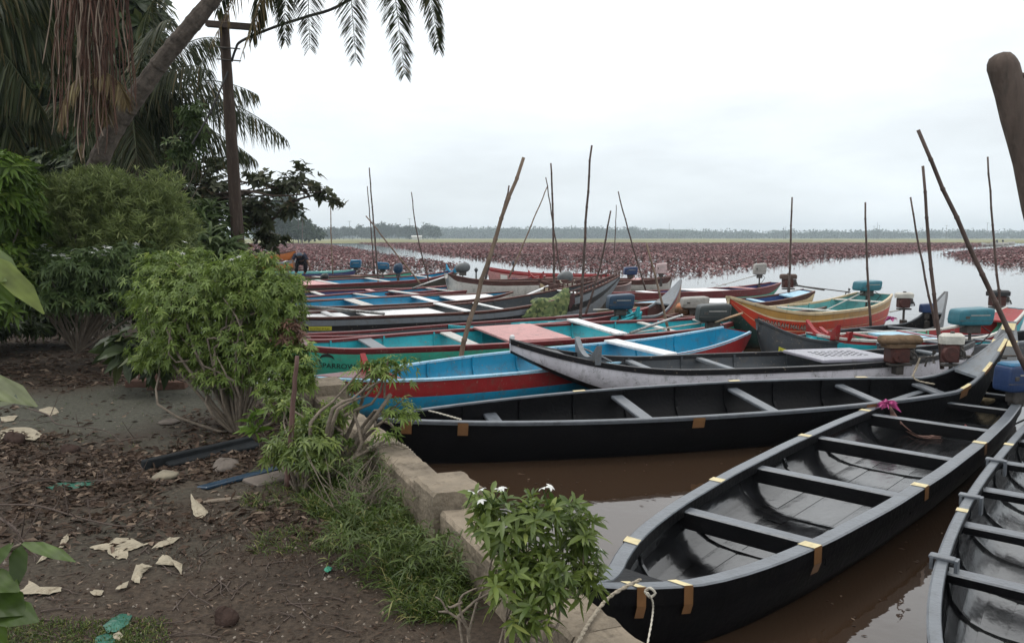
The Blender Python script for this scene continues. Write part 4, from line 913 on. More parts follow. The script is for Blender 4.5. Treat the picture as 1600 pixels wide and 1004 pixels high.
# coil and pink tassel on the big canoe
def tassel(label, c, n, m, s_=.05, name='ribbon_knot'):
    P = np.tile(np.array([0., 0, 0]), (n, 1)); D = unit(n); D[:, 2] = np.abs(D[:, 2]) * .6; V, Fq, rn = leaves(P, D, unit(n), s_ * (.6 + .7 * NR.rand(n)), s_ * .45, .3, .6, 3)
    o = link(name, npmesh(name, V, Fq, m, rn)); o.location = c; return tag(o, label, 'ribbon')
pinkc = leafmat('pink_cloth', (.30, .04, .14), (.46, .10, .26), None, .2, .7, .2)
tassel('pink cloth knot tied on the left rim of the wide rimmed canoe', at(1388, 630, .39), 46, pinkc, .10)
tassel('small pink cloth knot on the dark grey canoe behind', at(1393, 497, .44), 20, pinkc, .12)
for i in range(1):
    g = MB(); o0 = at(1390, 632, .34)
    for k in range(5):
        ps = [Vector((0, 0, 0)), at(1395 + k * 4, 655 + k * 2, .25) - o0, at(1415 + k * 7, 672 + k * 3, .10) - o0, at(1440 + k * 6, 684 - k * 1.5, .075) - o0, at(1470 + 2 * k, 684 - k * 3, .08) - o0]
        g.tube([curvept(ps, i_ / 16) for i_ in range(17)], .006, 5)
    o = g.build('cable_bundle', mat('rust_cable', (.12, .06, .045), .7, .3, 30), None, smooth=True); o.location = o0; tag(o, 'brown cables trailing from the pink knot onto the canoe floor', 'cable')
# white basin shard and burlap bag in the big canoe
g = MB(); o0 = at(1530, 618, .08); ring = []
for i in range(7):
    u = i / 6; ring.append([((.05 + .16 * u) * math.cos(a_ * PI / 9) * 1.2, (.04 + .12 * u) * math.sin(a_ * PI / 9), .04 * u ** 2 + .02 * math.sin(a_) * u) for a_ in range(18)])
g.loft(ring, close=True); o = g.build('plastic_tray', PC['offwhite'], None, smooth=True); o.location = o0; tag(o, 'pale plastic tray lying in the far part of the wide rimmed canoe', 'tray')
g = MB(); ring = []
for i in range(8):
    u = i / 7; k = math.sin(PI * min(.97, u * .86 + .1)) * .10; ring.append([((k * (1 + .15 * math.sin(j * 2.3 + i))) * math.cos(j * PI / 6), (k * .8) * math.sin(j * PI / 6), .15 * u) for j in range(12)])
g.loft(ring, close=True); o = g.build('cloth_bundle', mat('burlap', (.20, .16, .09), .9, .4, 12, .9, 30), None, smooth=True); o.location = at(1540, 632, .07); tag(o, 'mottled yellow brown cloth bundle inside the wide rimmed canoe', 'bundle')
g = MB()
for k in range(3): g.tube([(0, k * .03, .02), (.10 + k * .01, .33 + k * .02, .03)], .009, 6)
o = g.build('bundled_rods', mat('rod_red', (.15, .03, .03), .6, .4, 20), None); o.location = at(1522, 682, .07); tag(o, 'dark red tied rods lying on the floor at the right rim of the canoe', 'rods')
# small bits in boats
def wood_stick(label, p0, p1, r_, m, name='wooden_stick', cat='stick'):
    g = MB(); g.tube([Vector((0, 0, 0)), (p1 - p0) * .5 + Vector((0, 0, .004)), p1 - p0], [r_, r_ * 1.05, r_ * .9], 7); o = g.build(name, m, None, smooth=True); o.location = p0; return tag(o, label, cat)
whitep = PC['white']
wood_stick('long white stick laid from the green boat over the blue boat', at(985, 520, .62), at(1066, 492, .68), .022, whitep)
wood_stick('long white stick leaning off the striped boat towards the cream bowed boat', at(800, 472, .5), at(856, 447, .72), .03, whitep)
wood_stick('white stick crossing the navy boat', at(645, 450, .5), at(696, 432, .6), .025, whitep)
wood_stick('short pale stick poking across the tan hull at the red boat bow', at(1118, 504, .66), at(1160, 489, .78), .02, PC['tan'])
wood_stick('long white pole lying along the striped boat towards the bank', at(462, 477, .58), at(600, 490, .62), .03, whitep)
# post on the white hulled boat etc.
# ------------------------------------------------------------------ camouflage cloth over the striped boat
def camo_mat():
    m, t, b = new_mat('camouflage_cloth'); L = t.links; tcn = t.nodes.new('ShaderNodeTexCoord')
    v = t.nodes.new('ShaderNodeTexVoronoi'); v.inputs['Scale'].default_value = 14; L.new(tcn.outputs['Object'], v.inputs[0])
    r = t.nodes.new('ShaderNodeValToRGB'); r.color_ramp.interpolation = 'CONSTANT'; e_ = r.color_ramp.elements; e_[0].color = (.07, .10, .032, 1); e_[1].position = .7; e_[1].color = (.16, .185, .07, 1)
    q = e_.new(.35); q.color = (.035, .055, .02, 1); q = e_.new(.5); q.color = (.10, .13, .045, 1)
    sp_ = t.nodes.new('ShaderNodeSeparateXYZ'); L.new(v.outputs['Color'], sp_.inputs[0]); L.new(sp_.outputs[0], r.inputs[0]); L.new(r.outputs[0], b.inputs['Base Color']); b.inputs['Roughness'].default_value = .85; return m
g = MB(); t_c = .735; rows_ = []; o_ = I_
path = []
for i in range(20):
    u = i / 19
    # u 0: inside the boat over the rim; 1: down the near side
    path.append(u)
nx = 16
for i, u in enumerate(path):
    r_ = []
    for j in range(nx):
        v_ = j / (nx - 1); t_ = t_c + (v_ - .5) * .12 + .03 * (.5 - u)
        w_ = o_['hw'](t_); z_ = o_['zt'](t_)
        if u < .3: y_ = -(w_ - .25 + .25 * u / .3 + .02); zz = z_ + .03 + .10 * math.sin(PI * u / .3) * (v_) + .05 * math.sin(v_ * 9)
        else: s_ = (u - .3) / .7; y_ = -(w_ + .035 + .10 * s_ * (.6 + .4 * math.sin(v_ * 14))); zz = z_ + .03 - (.26 + .17 * v_) * s_ + .05 * (1 - s_) * math.sin(v_ * 9)
        r_.append((o_['X'](t_) - (.22 * max(0, (u - .3)) * (1 - v_)), y_ + .012 * math.sin(j * 1.9 + i * .7), zz + .015 * math.sin(i * 1.1 + j * .8)))
    rows_.append(r_)
g.loft(rows_); o = g.build('camouflage_cloth', [camo_mat()], None, smooth=True); o.location = I_['root'].location; o.rotation_euler = I_['root'].rotation_euler
so_ = o.modifiers.new('thick', 'SOLIDIFY'); so_.thickness = .008
tag(o, 'green camouflage cloth draped over the rim of the striped boat', 'cloth')
g = MB(); rows_ = []
for i in range(8):
    u = i / 7; r_ = []
    for j in range(7):
        v_ = j / 6; t_ = t_c + .058 + v_ * .022; w_ = I_['hw'](t_); r_.append((I_['X'](t_), -(w_ + .03 + .03 * u), I_['zt'](t_) + .04 - (.36 - .15 * v_) * u + .02 * math.sin(j * 2)))
    rows_.append(r_)
g.loft(rows_); o = g.build('dark_cloth', [mat('maroon_cloth', (.05, .02, .022), .9, .3, 10, .5, 30)], None, smooth=True); o.location = I_['root'].location; o.rotation_euler = I_['root'].rotation_euler; o.modifiers.new('thick', 'SOLIDIFY').thickness = .006
tag(o, 'dark maroon cloth hanging next to the camouflage cloth', 'cloth')
# life ring ropes round the grey engine
g = MB(); c0 = pt(886, 436, 25.8)
for k in range(3):
    ps = [Vector((math.cos(a_) * .24, -.18 - .03 * k, math.sin(a_) * .2 + .02 * k)) for a_ in [PI * 1.05 + .55 * PI * i / 8 + k * .5 for i in range(9)]]
    g.tube(ps, .022, 5)
o = g.build('coiled_rope', ropep, None, smooth=True); o.location = c0; tag(o, 'loops of pale rope slung round the round grey engine', 'rope')
ob = MB(); ring = []
for i in range(9):
    u = i / 8; ring.append([(math.sin(PI * u) * .16 * math.cos(j * PI / 6) + .001 * j, math.sin(PI * u) * .16 * math.sin(j * PI / 6), .16 * -math.cos(PI * u)) for j in range(12)])
ob.loft(ring, close=True); ob.tube([(0, 0, .14), (0, 0, .20)], .025, 6); o = ob.build('orange_float', PC['orange'], None, smooth=True); o.location = pt(1066, 484, 16.0); tag(o, 'round orange float beside the tall grey fin stem', 'float')
for (px, py, d) in ((653, 0, 0),): pass
def small_post(label, px, py, d, h):
    g = MB(); g.tube([(0, 0, -.3), (0, 0, h * .7)], .03, 6); g.tube([(0, 0, h * .6), (0, 0, h * .8), (0, 0, h)], [.04, .07, .03], 8); o = g.build('mooring_bitt', PC['dgrey'], None, smooth=True); o.location = pt(px, py, d); tag(o, label, 'bitt')
def coil(label, c, r_):
    rope(label, [c + Vector((math.cos(a_) * r_ * (1 - .03 * a_), math.sin(a_) * r_ * (1 - .03 * a_), .006 * a_)) for a_ in [i * .7 for i in range(26)]] + [c + Vector((r_ * 1.8, .1, .0)), c + Vector((r_ * 2.6, -.05, .02))], .010, ropep, n=90)
coil('coil of pale rope on the floor of the bright blue boat', at(1012, 552, .10), .13); coil('small rope coil lying in the lilac white boat', at(1150, 565, .12), .11)
small_post('dark knobbed bitt standing on the white square bowed boat', 744, 434, 28, .35); small_post('dark knobbed bitt standing behind the pink sided boat', 802, 426, 33, .5)

# ------------------------------------------------------------------ the stooping man
def skin_body(name, verts, edges, radii, m, parent=None, sub=2, root=0):
    me = bpy.data.meshes.new(name); me.from_pydata(verts, edges, []); o = link(name, me, parent)
    sk = o.modifiers.new('skin', 'SKIN'); sk.use_smooth_shade = True
    for i, r_ in enumerate(radii):
        v = me.skin_vertices[0].data[i]; v.radius = (r_, r_) if not isinstance(r_, tuple) else r_; v.use_root = (i == root)
    ss = o.modifiers.new('subd', 'SUBSURF'); ss.levels = sub; ss.render_levels = sub
    me.materials.append(m); return o
skinm = mat('skin_brown', (.14, .075, .05), .55, .1, 10, .05); shirt = mat('navy_shirt', (.025, .028, .045), .9, .25, 12, .4, 30, .15); trous = mat('dark_trousers', (.018, .017, .020), .9, .25, 12, .4, 30, .15); cap = mat('grey_blue_scarf', (.07, .09, .12), .9, .25, 14, .4, 30, .15)
pc = pt(470, 428, 33.3); pr_ = empty('person', (pc.x, pc.y, pc.z), 0, 'man in dark clothes and grey blue head scarf stooping over a boat', 'person')
# x right, y away, z up; he leans toward the camera and to the right
V_ = [(0, .25, .84), (.01, .12, .98), (.03, -.06, 1.12), (.04, -.20, 1.20), (.05, -.28, 1.20), (.05, -.37, 1.18),      # hips, waist, chest, shoulders, neck, head
      (-.13, .25, .80), (-.19, .12, .44), (-.21, .20, .07), (-.23, .04, .03), (.13, .25, .80), (.17, .06, .45), (.12, .20, .07), (.11, .04, .03),
      (-.16, -.20, 1.17), (-.22, -.30, .86), (-.16, -.38, .62), (.22, -.20, 1.15), (.33, -.30, .84), (.42, -.34, .52), (-.15, -.40, .52), (.43, -.35, .42), (.05, -.43, 1.12)]
E_ = [(0, 1), (1, 2), (2, 3), (3, 4), (4, 5), (5, 22), (0, 6), (6, 7), (7, 8), (8, 9), (0, 10), (10, 11), (11, 12), (12, 13), (3, 14), (14, 15), (15, 16), (16, 20), (3, 17), (17, 18), (18, 19), (19, 21)]
V_ = [(a_ * 1.1, b_ * .95, c_ * .66 if c_ > .5 else c_ * .72) for a_, b_, c_ in V_]
rad = [.15, .14, .16, .12, .06, .105, .11, .075, .05, .04, .11, .075, .05, .04, .07, .05, .038, .07, .05, .038, .03, .03, .07]
rad = rad[:20] + [.032, .032, .07]
skin_body('body', V_, E_, rad, skinm, pr_)
def clothes(name, idx, extra, m):
    mp_ = {k: i for i, k in enumerate(idx)}; skin_body(name, [V_[k] for k in idx], [(mp_[a_], mp_[b_]) for a_, b_ in E_ if a_ in mp_ and b_ in mp_], [rad[k] + extra for k in idx], m, pr_)
clothes('shirt', [1, 2, 3, 14, 15, 17, 18], .022, shirt); clothes('trousers', [0, 6, 7, 8, 10, 11, 12], .022, trous)
g = MB(); ring = []
for i in range(7):
    u = i / 6; rr_ = .135 * math.cos(u * PI / 2 * .93); ring.append([(rr_ * math.cos(j * PI / 6), rr_ * math.sin(j * PI / 6) * 1.15, .13 * math.sin(u * PI / 2)) for j in range(12)])
g.loft(ring, close=True); g.tube([(-.06, .12, 0), (-.09, .16, -.12)], [.05, .02], 6); o = g.build('head_scarf', cap, pr_, smooth=True); o.location = (.055, -.35, .76)
for sx_ in (-1, 1):
    hx, hy, hz = (V_[20] if sx_ < 0 else V_[21]); g = MB()
    g.box((hx, hy, hz - .03), (.07, .03, .08), bev=.008)
    for k in range(4): g.tube([(hx - .027 + .018 * k, hy, hz - .06), (hx - .03 + .02 * k, hy - .015, hz - .10 - .008 * (k in (1, 2))), (hx - .03 + .02 * k, hy - .005, hz - .13 - .008 * (k in (1, 2)))], [.010, .009, .007], 5)
    g.tube([(hx - .03 * sx_, hy, hz - .03), (hx - .06 * sx_, hy - .01, hz - .07)], [.012, .008], 5); g.build('hand', skinm, pr_, smooth=True)

# ------------------------------------------------------------------ palms
def frond_mesh(P0, P1, P2, nl, ll, matm, origin, hang=.75, r0=.022, wl=.035, ragged=.15, sweep=.55, flip=1, fold=.15):
    """rachis bezier P0-P1-P2 with leaflets both sides hanging"""
    P0, P1, P2 = [np.array(p, float) for p in (P0, P1, P2)]; og = np.array(origin, float)
    nl = int(nl * 1.5); u = np.linspace(.10, 1, nl) + NR.normal(size=nl) * .002; u = np.clip(u, 0, 1)[:, None]
    C = (1 - u) ** 2 * P0 + 2 * u * (1 - u) * P1 + u ** 2 * P2
    T = 2 * (1 - u) * (P1 - P0) + 2 * u * (P2 - P1); T /= np.linalg.norm(T, axis=1, keepdims=True)
    ch = P2 - P0; side = np.cross(ch, [0, 0, 1.0]); 
    if np.linalg.norm(side) < 1e-3: side = np.array([1.0, 0, 0])
    side /= np.linalg.norm(side)
    parts = []
    for s_ in (-1, 1):
        keep = NR.rand(nl) > ragged
        uu = u[keep]; n = len(uu)
        prof = np.sin(PI * np.clip(uu[:, 0] * .82 + .16, 0, 1)) ** .6
        D = side * s_ * (1 - .35 * hang) + T[keep] * sweep + np.array([0, 0, -1.0]) * hang * (.5 + .7 * NR.rand(n, 1)) + .10 * NR.normal(size=(n, 3))
        ln = ll * prof * (.8 + .35 * NR.rand(n))
        V, Fq, rn = leaves(C[keep], D, np.tile([0, 0, 1.0], (n, 1)) + .3 * NR.normal(size=(n, 3)), ln, wl, fold, .25 + .35 * hang, 3)
        parts.append((V, Fq, rn))
    V, Fq, rn = merge(parts)
    # rachis as a 4 sided tube
    k = 18; uu = np.linspace(0, 1, k)[:, None]; C = (1 - uu) ** 2 * P0 + 2 * uu * (1 - uu) * P1 + uu ** 2 * P2
    rr = (r0 * (1 - .85 * uu)); a1 = side; ring = []
    for ang in range(4): ring.append(C + rr * (side * math.cos(ang * PI / 2) + np.array([0, 0, 1.0]) * math.sin(ang * PI / 2)))
    RV = np.stack(ring, 1).reshape(-1, 3); fs = [[i * 4 + j, i * 4 + (j + 1) % 4, (i + 1) * 4 + (j + 1) % 4, (i + 1) * 4 + j] for i in range(k - 1) for j in range(4)]
    V, Fq, rn = merge([(V, Fq, rn), (RV, np.array(fs), np.full(len(fs), .8))])
    return npmesh('frond', V - og, Fq, matm, rn)
def palm_trunk(pts, r0, r1, parent, m, origin, rings_=True):
    g = MB(); ps = [Vector(p) for p in pts]; n = 150; q = []; rr = []
    for i in range(n + 1):
        u = i / n; q.append(curvept(ps, u) - Vector(origin)); b_ = r0 + (r1 - r0) * u; ph = (i % 5) / 5
        rr.append(b_ * (1 + (.07 * (1 - ph) - .02) * (1 if rings_ else 0)) * (1 + .05 * R.uniform(-1, 1)))
    g.tube(q, rr, 14); return g.build('trunk', m, parent, smooth=False)
trunkm = mat('palm_trunk', (.13, .108, .092), .9, .5, 8, 1.0, 22, .15, 0, (.05, .04, .035), .6)
# leaning coconut palm: trunk crosses the top left of the picture, crown above it
base = pt(128, 330, 12.6); base.z = .6; o0 = base.copy()
p1 = empty('coconut_palm', base, 0, 'leaning coconut palm with ringed grey trunk, crown hanging over the top of the picture', 'palm tree')
palm_trunk([pt(70, 520, 12.6), pt(150, 262, 12.3), pt(235, 120, 12.1), pt(335, -5, 12.0), pt(470, -190, 12.0)], .15, .10, p1, trunkm, o0)
crown = pt(500, -225, 12.0)
tips = [(445, 66, 11.2, .45), (484, 75, 10.6, .35), (556, 92, 10.2, .3), (632, 116, 10.0, .3), (686, 78, 10.4, .4), (300, -30, 12.4, .9), (395, 60, 13.5, .5), (340, 20, 13.8, .6), (820, -220, 12, 1.0), (760, -330, 13, 1.1), (560, -520, 12, 1.2), (300, -420, 12.4, 1.2), (180, -250, 12, 1), (520, -300, 16, 1), (480, -200, 8.0, 1), (640, -250, 8.5, 1)]
for i, (px, py, d, arch) in enumerate(tips):
    T_ = pt(px, py, d); ctl = crown.lerp(T_, .45) + Vector((0, 0, 1.0 + arch * .6))
    if i < 5: ctl = Vector((T_.x * .72 + crown.x * .28, T_.y, crown.z + .7))
    m_ = frond_mesh(crown, ctl, T_, 480 if i < 5 else 110, .54 if i < 8 else .9, LM['palm'], o0, .16 if i < 5 else .8, wl=.017 if i < 5 else .04, ragged=.05, sweep=.72)
    link('frond', m_, p1)
# coconut cluster of dead fronds near pole top
for (px, py, d) in ((376, 92, 12.6), (330, 70, 12.8)):
    T_ = pt(px, py, d); m_ = frond_mesh(crown, crown.lerp(T_, .3) + Vector((0, 0, .3)), T_, 60, .35, LM['palmdead'], o0, .95, wl=.02, ragged=.4); link('frond', m_, p1)
# second coconut palm, behind the pole
c2 = pt(205, 168, 15.5); b2 = Vector((c2.x - .4, 15.9, .6))
p2 = empty('coconut_palm', b2, 0, 'coconut palm behind the leaning trunk with long fronds reaching right past the pole', 'palm tree')
palm_trunk([b2, b2.lerp(c2, .5) + Vector((.1, 0, 0)), c2], .22, .16, p2, trunkm, b2)
for (px, py, d, a_) in ((448, 218, 15.0, .75), (402, 148, 15.6, .75), (345, 60, 16, .9), (250, -10, 16, 1), (120, 20, 15, 1), (40, 90, 14.6, .9), (20, 190, 15, .6), (120, 235, 14.4, .5), (310, 265, 15.4, .5), (335, 205, 16.5, .6), (215, 262, 14.2, .5), (400, 250, 16.5, .45), (270, 30, 14.2, .9), (330, 110, 14.4, .7)):
    T_ = pt(px, py, d); L_ = (T_ - c2).length; ctl = c2.lerp(T_, .5) + Vector((0, 0, a_ * L_ * .42)); link('frond', frond_mesh(c2, ctl, T_, 78, .66, LM['palm'], b2, .8, wl=.027, ragged=.2), p2)
# third palm further left with broad drooping fronds
c3 = pt(-60, 40, 11.0); b3 = Vector((c3.x - .3, 11.2, .6))
p3 = empty('coconut_palm', b3, 0, 'coconut palm at the left edge with grey green fronds drooping behind the brown strands', 'palm tree')
palm_trunk([b3, b3.lerp(c3, .5), c3], .22, .16, p3, trunkm, b3)
for (px, py, d, a_) in ((62, 170, 10.6, .6), (140, 90, 11.2, .7), (30, 250, 10.6, .5), (170, -20, 11.6, .9), (-120, 200, 10.4, .6), (100, 20, 12.5, .8), (-200, 0, 11, 1), (90, 210, 11.8, .5)):
    T_ = pt(px, py, d); L_ = (T_ - c3).length; ctl = c3.lerp(T_, .5) + Vector((0, 0, a_ * L_ * .45)); link('frond', frond_mesh(c3, ctl, T_, 120, .62, LM['palm'], b3, .9, wl=.034), p3)
# fishtail palm with long hanging flower strands
c4 = pt(135, -60, 10.6); b4 = Vector((-7.4, 13.6, .6))
p4 = empty('fishtail_palm', b4, 0, 'palm with a curtain of long brown hanging flower strands at the top left', 'palm tree')
palm_trunk([b4, b4.lerp(c4, .5) + Vector((.0, .6, .0)), c4 + Vector((0, .2, .6))], .085, .07, p4, bark_dark, b4)
strm = mat('flower_strand', (.085, .048, .036), .9, .5, 2.5, .4, 60, .1); strm2 = mat('flower_strand_pale', (.20, .155, .12), .9, .3, 2.5, .4, 60, .1)
for i in range(95):
    px = R.gauss(140, 34); px = min(215, max(70, px)); top = pt(px * .8 + 28, R.uniform(-70, -10), 10.0 + R.uniform(-.3, .3)); bot = pt(px + R.uniform(-6, 6), R.choice([R.uniform(60, 150), R.uniform(130, 235), R.uniform(180, 262)]) * (1 - .003 * abs(px - 140)), 9.9 + R.uniform(-.3, .3))
    mid = top.lerp(bot, .5) + Vector((R.uniform(-.05, .05), R.uniform(-.05, .05), 0)); g = MB(); wv = R.uniform(-.03, .03)
    ps = [curvept([top, mid, bot], k / 10) - b4 + Vector((wv * math.sin(k * 1.3), 0, 0)) for k in range(11)]
    g.tube(ps, [R.uniform(.006, .015) * (1 - .5 * k / 10) for k in range(11)], 4, cap=False); g.build('flower_strand', strm2 if R.random() < .25 else strm, p4)
for (px, py, d) in ((92, 195, 9.8), (198, 165, 9.9), (170, 190, 10.2)):
    T_ = pt(px, py, d); s_ = pt(140, 118, 10.0); link('frond', frond_mesh(s_, s_.lerp(T_, .75) + Vector((0, 0, .42)), T_, 40, .30, LM['palmdead'], b4, .6, r0=.012, wl=.018, ragged=.05), p4)
for (px, py, d) in ((20, -80, 10.5), (260, -90, 10.5), (200, -200, 11.5), (60, -200, 9.5)):
    T_ = pt(px, py, d); link('frond', frond_mesh(c4, c4.lerp(T_, .5) + Vector((0, 0, .5)), T_, 60, .5, LM['dark'], b4, .6, wl=.08), p4)

# ------------------------------------------------------------------ utility pole
ub = pt(380, 500, 14.2); ub.z = .45; ut = pt(349, 24, 14.2); up_ = empty('utility_pole', ub, 0, 'old wooden utility pole with crossarm and sagging cable', 'pole')
g = MB(); dv = ut - ub; n = 26; g.tube([dv * (i / n) + Vector((0, 0, -.2 if i == 0 else 0)) for i in range(n + 1)], [.125 - .045 * i / n + R.uniform(-.003, .003) for i in range(n + 1)], 12)
g.build('post', mat('pole_wood', (.060, .044, .036), .9, .35, 3, .8, 14, .15, 0, (.16, .13, .11), .5, stretch=(3, 3, .35)), up_, smooth=True)
g = MB(); a = pt(322, 37, 14.05) - ub; b = pt(400, 43, 14.05) - ub; md_ = (a + b) / 2; g.box(md_, ((b - a).length, .10, .10), Euler((0, math.atan2(a.z - b.z, b.x - a.x), 0)).to_matrix(), bev=.008); g.build('crossarm', bark_dark, up_)
g = MB(); 
for z_ in (.55, .75): 
    c_ = dv * (1 - z_ / dv.z) ; g.tube([c_ + Vector((-.12, -.11, 0)), c_ + Vector((.12, -.11, -.02)), c_ + Vector((.25, 0, -.01))], .012, 5)
g.build('bracket', metal, up_)
g = MB(); ps = [pt(362, 96, 14.0), pt(368, 78, 13.9), pt(378, 64, 13.8), pt(430, 42, 13.4), pt(480, 26, 12.9), pt(532, 8, 12.4), pt(640, -60, 11.2)]; g.tube([curvept(ps, i / 50) - ub for i in range(51)], .022, 6); cbm = mat('black_cable', (.02, .018, .018), .6, .2, 20); g.build('cable', cbm, up_)
g = MB(); ps = [pt(356, 112, 14.1), pt(340, 150, 14.0), pt(322, 188, 13.9), pt(300, 225, 13.8)]; g.tube([curvept(ps, i / 12) - ub for i in range(13)], .016, 5); g.build('stay_wire', cbm, up_)
# pink flower pot on the pole
tassel('small bunch of pink flowers hanging beside the foot of the utility pole', pt(386, 383, 14.0), 26, LM['pink'], .12, 'pink_flowers')
bpy.data.objects['pink_flowers']['category'] = 'flowers'

# ------------------------------------------------------------------ shrubs and bushes
def B(px, py, d, rx, ry, rd=None): return (pt(px, py, d), (rx * d / F, (rd or (rx + ry) / 2) * d / F, ry * d / F))
def flowers(n, s_, where='top'):
    def f(t, P, u):
        sel = [i for i in np.argsort(-(P[:, 2] + .3 * NR.rand(len(P)) - .4 * P[:, 1]))[:n * 3]]; R.shuffle(sel)
        for i in sel[:n]:
            c = P[i] + np.array([0, -.03, .06]); D = np.array([[math.cos(a_), math.sin(a_), .25] for a_ in [k * 2 * PI / 5 for k in range(5)]]); V, Fq, rn = leaves(np.zeros((5, 3)), D, np.tile([0, 0, 1.], (5, 1)), s_, s_ * .5, .1, .2, 2)
            o = link('flower', npmesh('flower', V, Fq, LM['petal'], rn), t); o.location = c; o.rotation_euler = (R.uniform(-.6, .3), R.uniform(-.5, .5), 0)
            g = MB(); g.tube([(0, 0, -.05), (0, 0, 0)], .004, 4); g.build('flower_stalk', LM['bright'], o)
    return f
def gz(v): return Vector((v.x, v.y, ground_z(v.x, v.y)))
shrub('flowering_shrub', gz(at(372, 672, .3)), [B(330, 470, 7.3, 125, 62), B(262, 425, 7.6, 52, 38), B(400, 440, 7.2, 65, 40), B(300, 540, 7.2, 90, 38), B(440, 480, 7.0, 38, 60), B(455, 560, 6.8, 45, 32), B(390, 545, 7.0, 70, 40), B(470, 590, 6.7, 30, 18), B(215, 470, 7.6, 26, 16), B(245, 505, 7.5, 34, 20), B(232, 560, 7.3, 30, 18), B(350, 590, 6.9, 50, 18), B(300, 402, 7.8, 30, 16), B(380, 405, 7.6, 34, 14), B(465, 455, 7.0, 22, 12), B(430, 600, 6.7, 40, 26)], 5200, 8, .056, .0155, 'shrub',
      'wide light green shrub with bare grey stems standing before the wall', 'shrub', None, .5, .45, .85, 2, 42, .017, bark, .45, flowers(7, .03), wig=.13, knobs=40)
shrub('pink_tipped_sprig', at(452, 530, .5), [B(452, 515, 6.9, 22, 22)], 60, 7, .07, .02, 'pink', 'sprig of reddish young leaves in front of the maroon boat end', 'plant', stems=4, r0=.008)
def s3x(t, P, u): pass
shrub('twisted_shrub', gz(at(505, 742, .3)), [B(600, 572, 5.6, 52, 18), B(560, 600, 5.7, 30, 22), B(625, 640, 5.6, 40, 20), B(600, 680, 5.5, 28, 16), B(520, 640, 5.7, 40, 22), B(470, 655, 5.8, 36, 30), B(545, 690, 5.6, 24, 14), B(640, 600, 5.6, 14, 8)], 250, 8, .052, .0155, 'shrub',
      'open shrub with twisting bare branches leaning over the wall', 'shrub', None, .6, .5, .85, 2, 26, .022, bark, .7, None, wig=.14, knobs=12)
shrub('leafy_sapling', gz(at(470, 760, .3)), [B(500, 662, 5.6, 46, 20), B(485, 700, 5.4, 50, 34), B(445, 632, 5.9, 34, 18), B(435, 700, 5.6, 20, 26)], 330, 8, .065, .019, 'front', 'dark green low leafy plants beside the upright stick', 'plant', None, .5, .5, .85, 2, 16, .012, bark, .7, knobs=14)
shrub('broadleaf_weed', gz(at(412, 700, .3)), [B(400, 665, 6.1, 16, 26)], 9, 4, .14, .055, 'bright', 'young weed with paired broad pale leaves under the wide shrub', 'plant', None, 1.2, .3, .7, 3, 6, .006, bark)
# dead twiggy plant at the wall
g = MB(); o0 = gz(at(560, 800, .3))
for i in range(46):
    a_ = R.uniform(0, 2 * PI); L_ = R.uniform(.1, .42); p0 = Vector((R.uniform(-.15, .15), R.uniform(-.12, .12), R.uniform(0, .15))); p1_ = p0 + Vector((math.cos(a_) * L_ * .7, math.sin(a_) * L_ * .5, L_ * .7)); g.tube([p0, (p0 + p1_) / 2 + Vector((R.uniform(-.04, .04), 0, .02)), p1_], [.004, .003, .0015], 4, cap=False)
    p2_ = p1_ + Vector((R.uniform(-.1, .1), R.uniform(-.1, .1), R.uniform(0, .1))); g.tube([(p0 + p1_) / 2, p2_], [.003, .001], 4, cap=False)
o = g.build('dry_twigs', bark, None); o.location = o0; tag(o, 'pale dry leafless twigs growing before the square pier', 'twigs')
# upright stick
a = gz(at(448, 756, .3)); b = pt(464, 556, a.y); g = MB(); dv = b - a; g.tube([dv * u_ + Vector((R.uniform(-.004, .004), 0, 0)) for u_ in [i / 12 for i in range(13)]], [.024 - .010 * i / 12 for i in range(13)], 8); o = g.build('garden_stake', mat('stake_wood', (.11, .06, .05), .8, .3, 5, .5, 20, stretch=(3, 3, .5)), None, smooth=True); o.location = a; tag(o, 'reddish brown stake standing upright beside the wide light green shrub', 'stake')
# foreground flowering shrub: leaves one by one
fb = Vector((-.02, 2.55, ground_z(-.02, 2.55))); fs = empty('gardenia_shrub', fb, 0, 'leafy green shrub with white star flowers nearest the camera beside the wall', 'shrub')
blobs = [(B(800, 815, 2.75, 62, 42)), B(860, 800, 2.8, 60, 32), B(905, 850, 2.85, 32, 50), B(840, 885, 2.7, 72, 40), B(790, 915, 2.6, 34, 36), B(830, 960, 2.55, 40, 26), B(868, 920, 2.65, 26, 26), B(755, 820, 2.8, 18, 14), B(925, 815, 2.8, 12, 12), B(760, 790, 2.8, 24, 24), B(920, 905, 2.8, 22, 34), B(900, 795, 2.8, 20, 16)]
bl = [(Vector(c) - fb, r_) for c, r_ in blobs]; NP_ = 265; P, u = blobs_pts(bl, NP_, .6)
V, Fq, rn = whorls(P, u, 7, .064, .0175, .45, .30, .78, 3)
nl = NP_ * 7; VL = V.reshape(nl, 12, 3); order = np.argsort(VL[:, :, 1].mean(1)); near = set(order[:290].tolist()); rnl = rn.reshape(nl, -1)[:, 0]
qf = np.array([[0, 1, 4, 3], [1, 2, 5, 4], [3, 4, 7, 6], [4, 5, 8, 7], [6, 7, 10, 9], [7, 8, 11, 10]])
for i in near:
    o_ = VL[i][1]; link('leaf', npmesh('leaf', VL[i] - o_, qf, LM['front'], np.full(6, rnl[i]), smooth=True), fs, o_)
rest = np.array([i for i in range(nl) if i not in near]); Vr = VL[rest].reshape(-1, 3); Fr = (np.arange(len(rest))[:, None, None] * 12 + qf[None]).reshape(-1, 4)
tag(link('foliage', npmesh('foliage', Vr, Fr, LM['front'], np.repeat(rnl[rest], 6)), fs), kind='stuff')
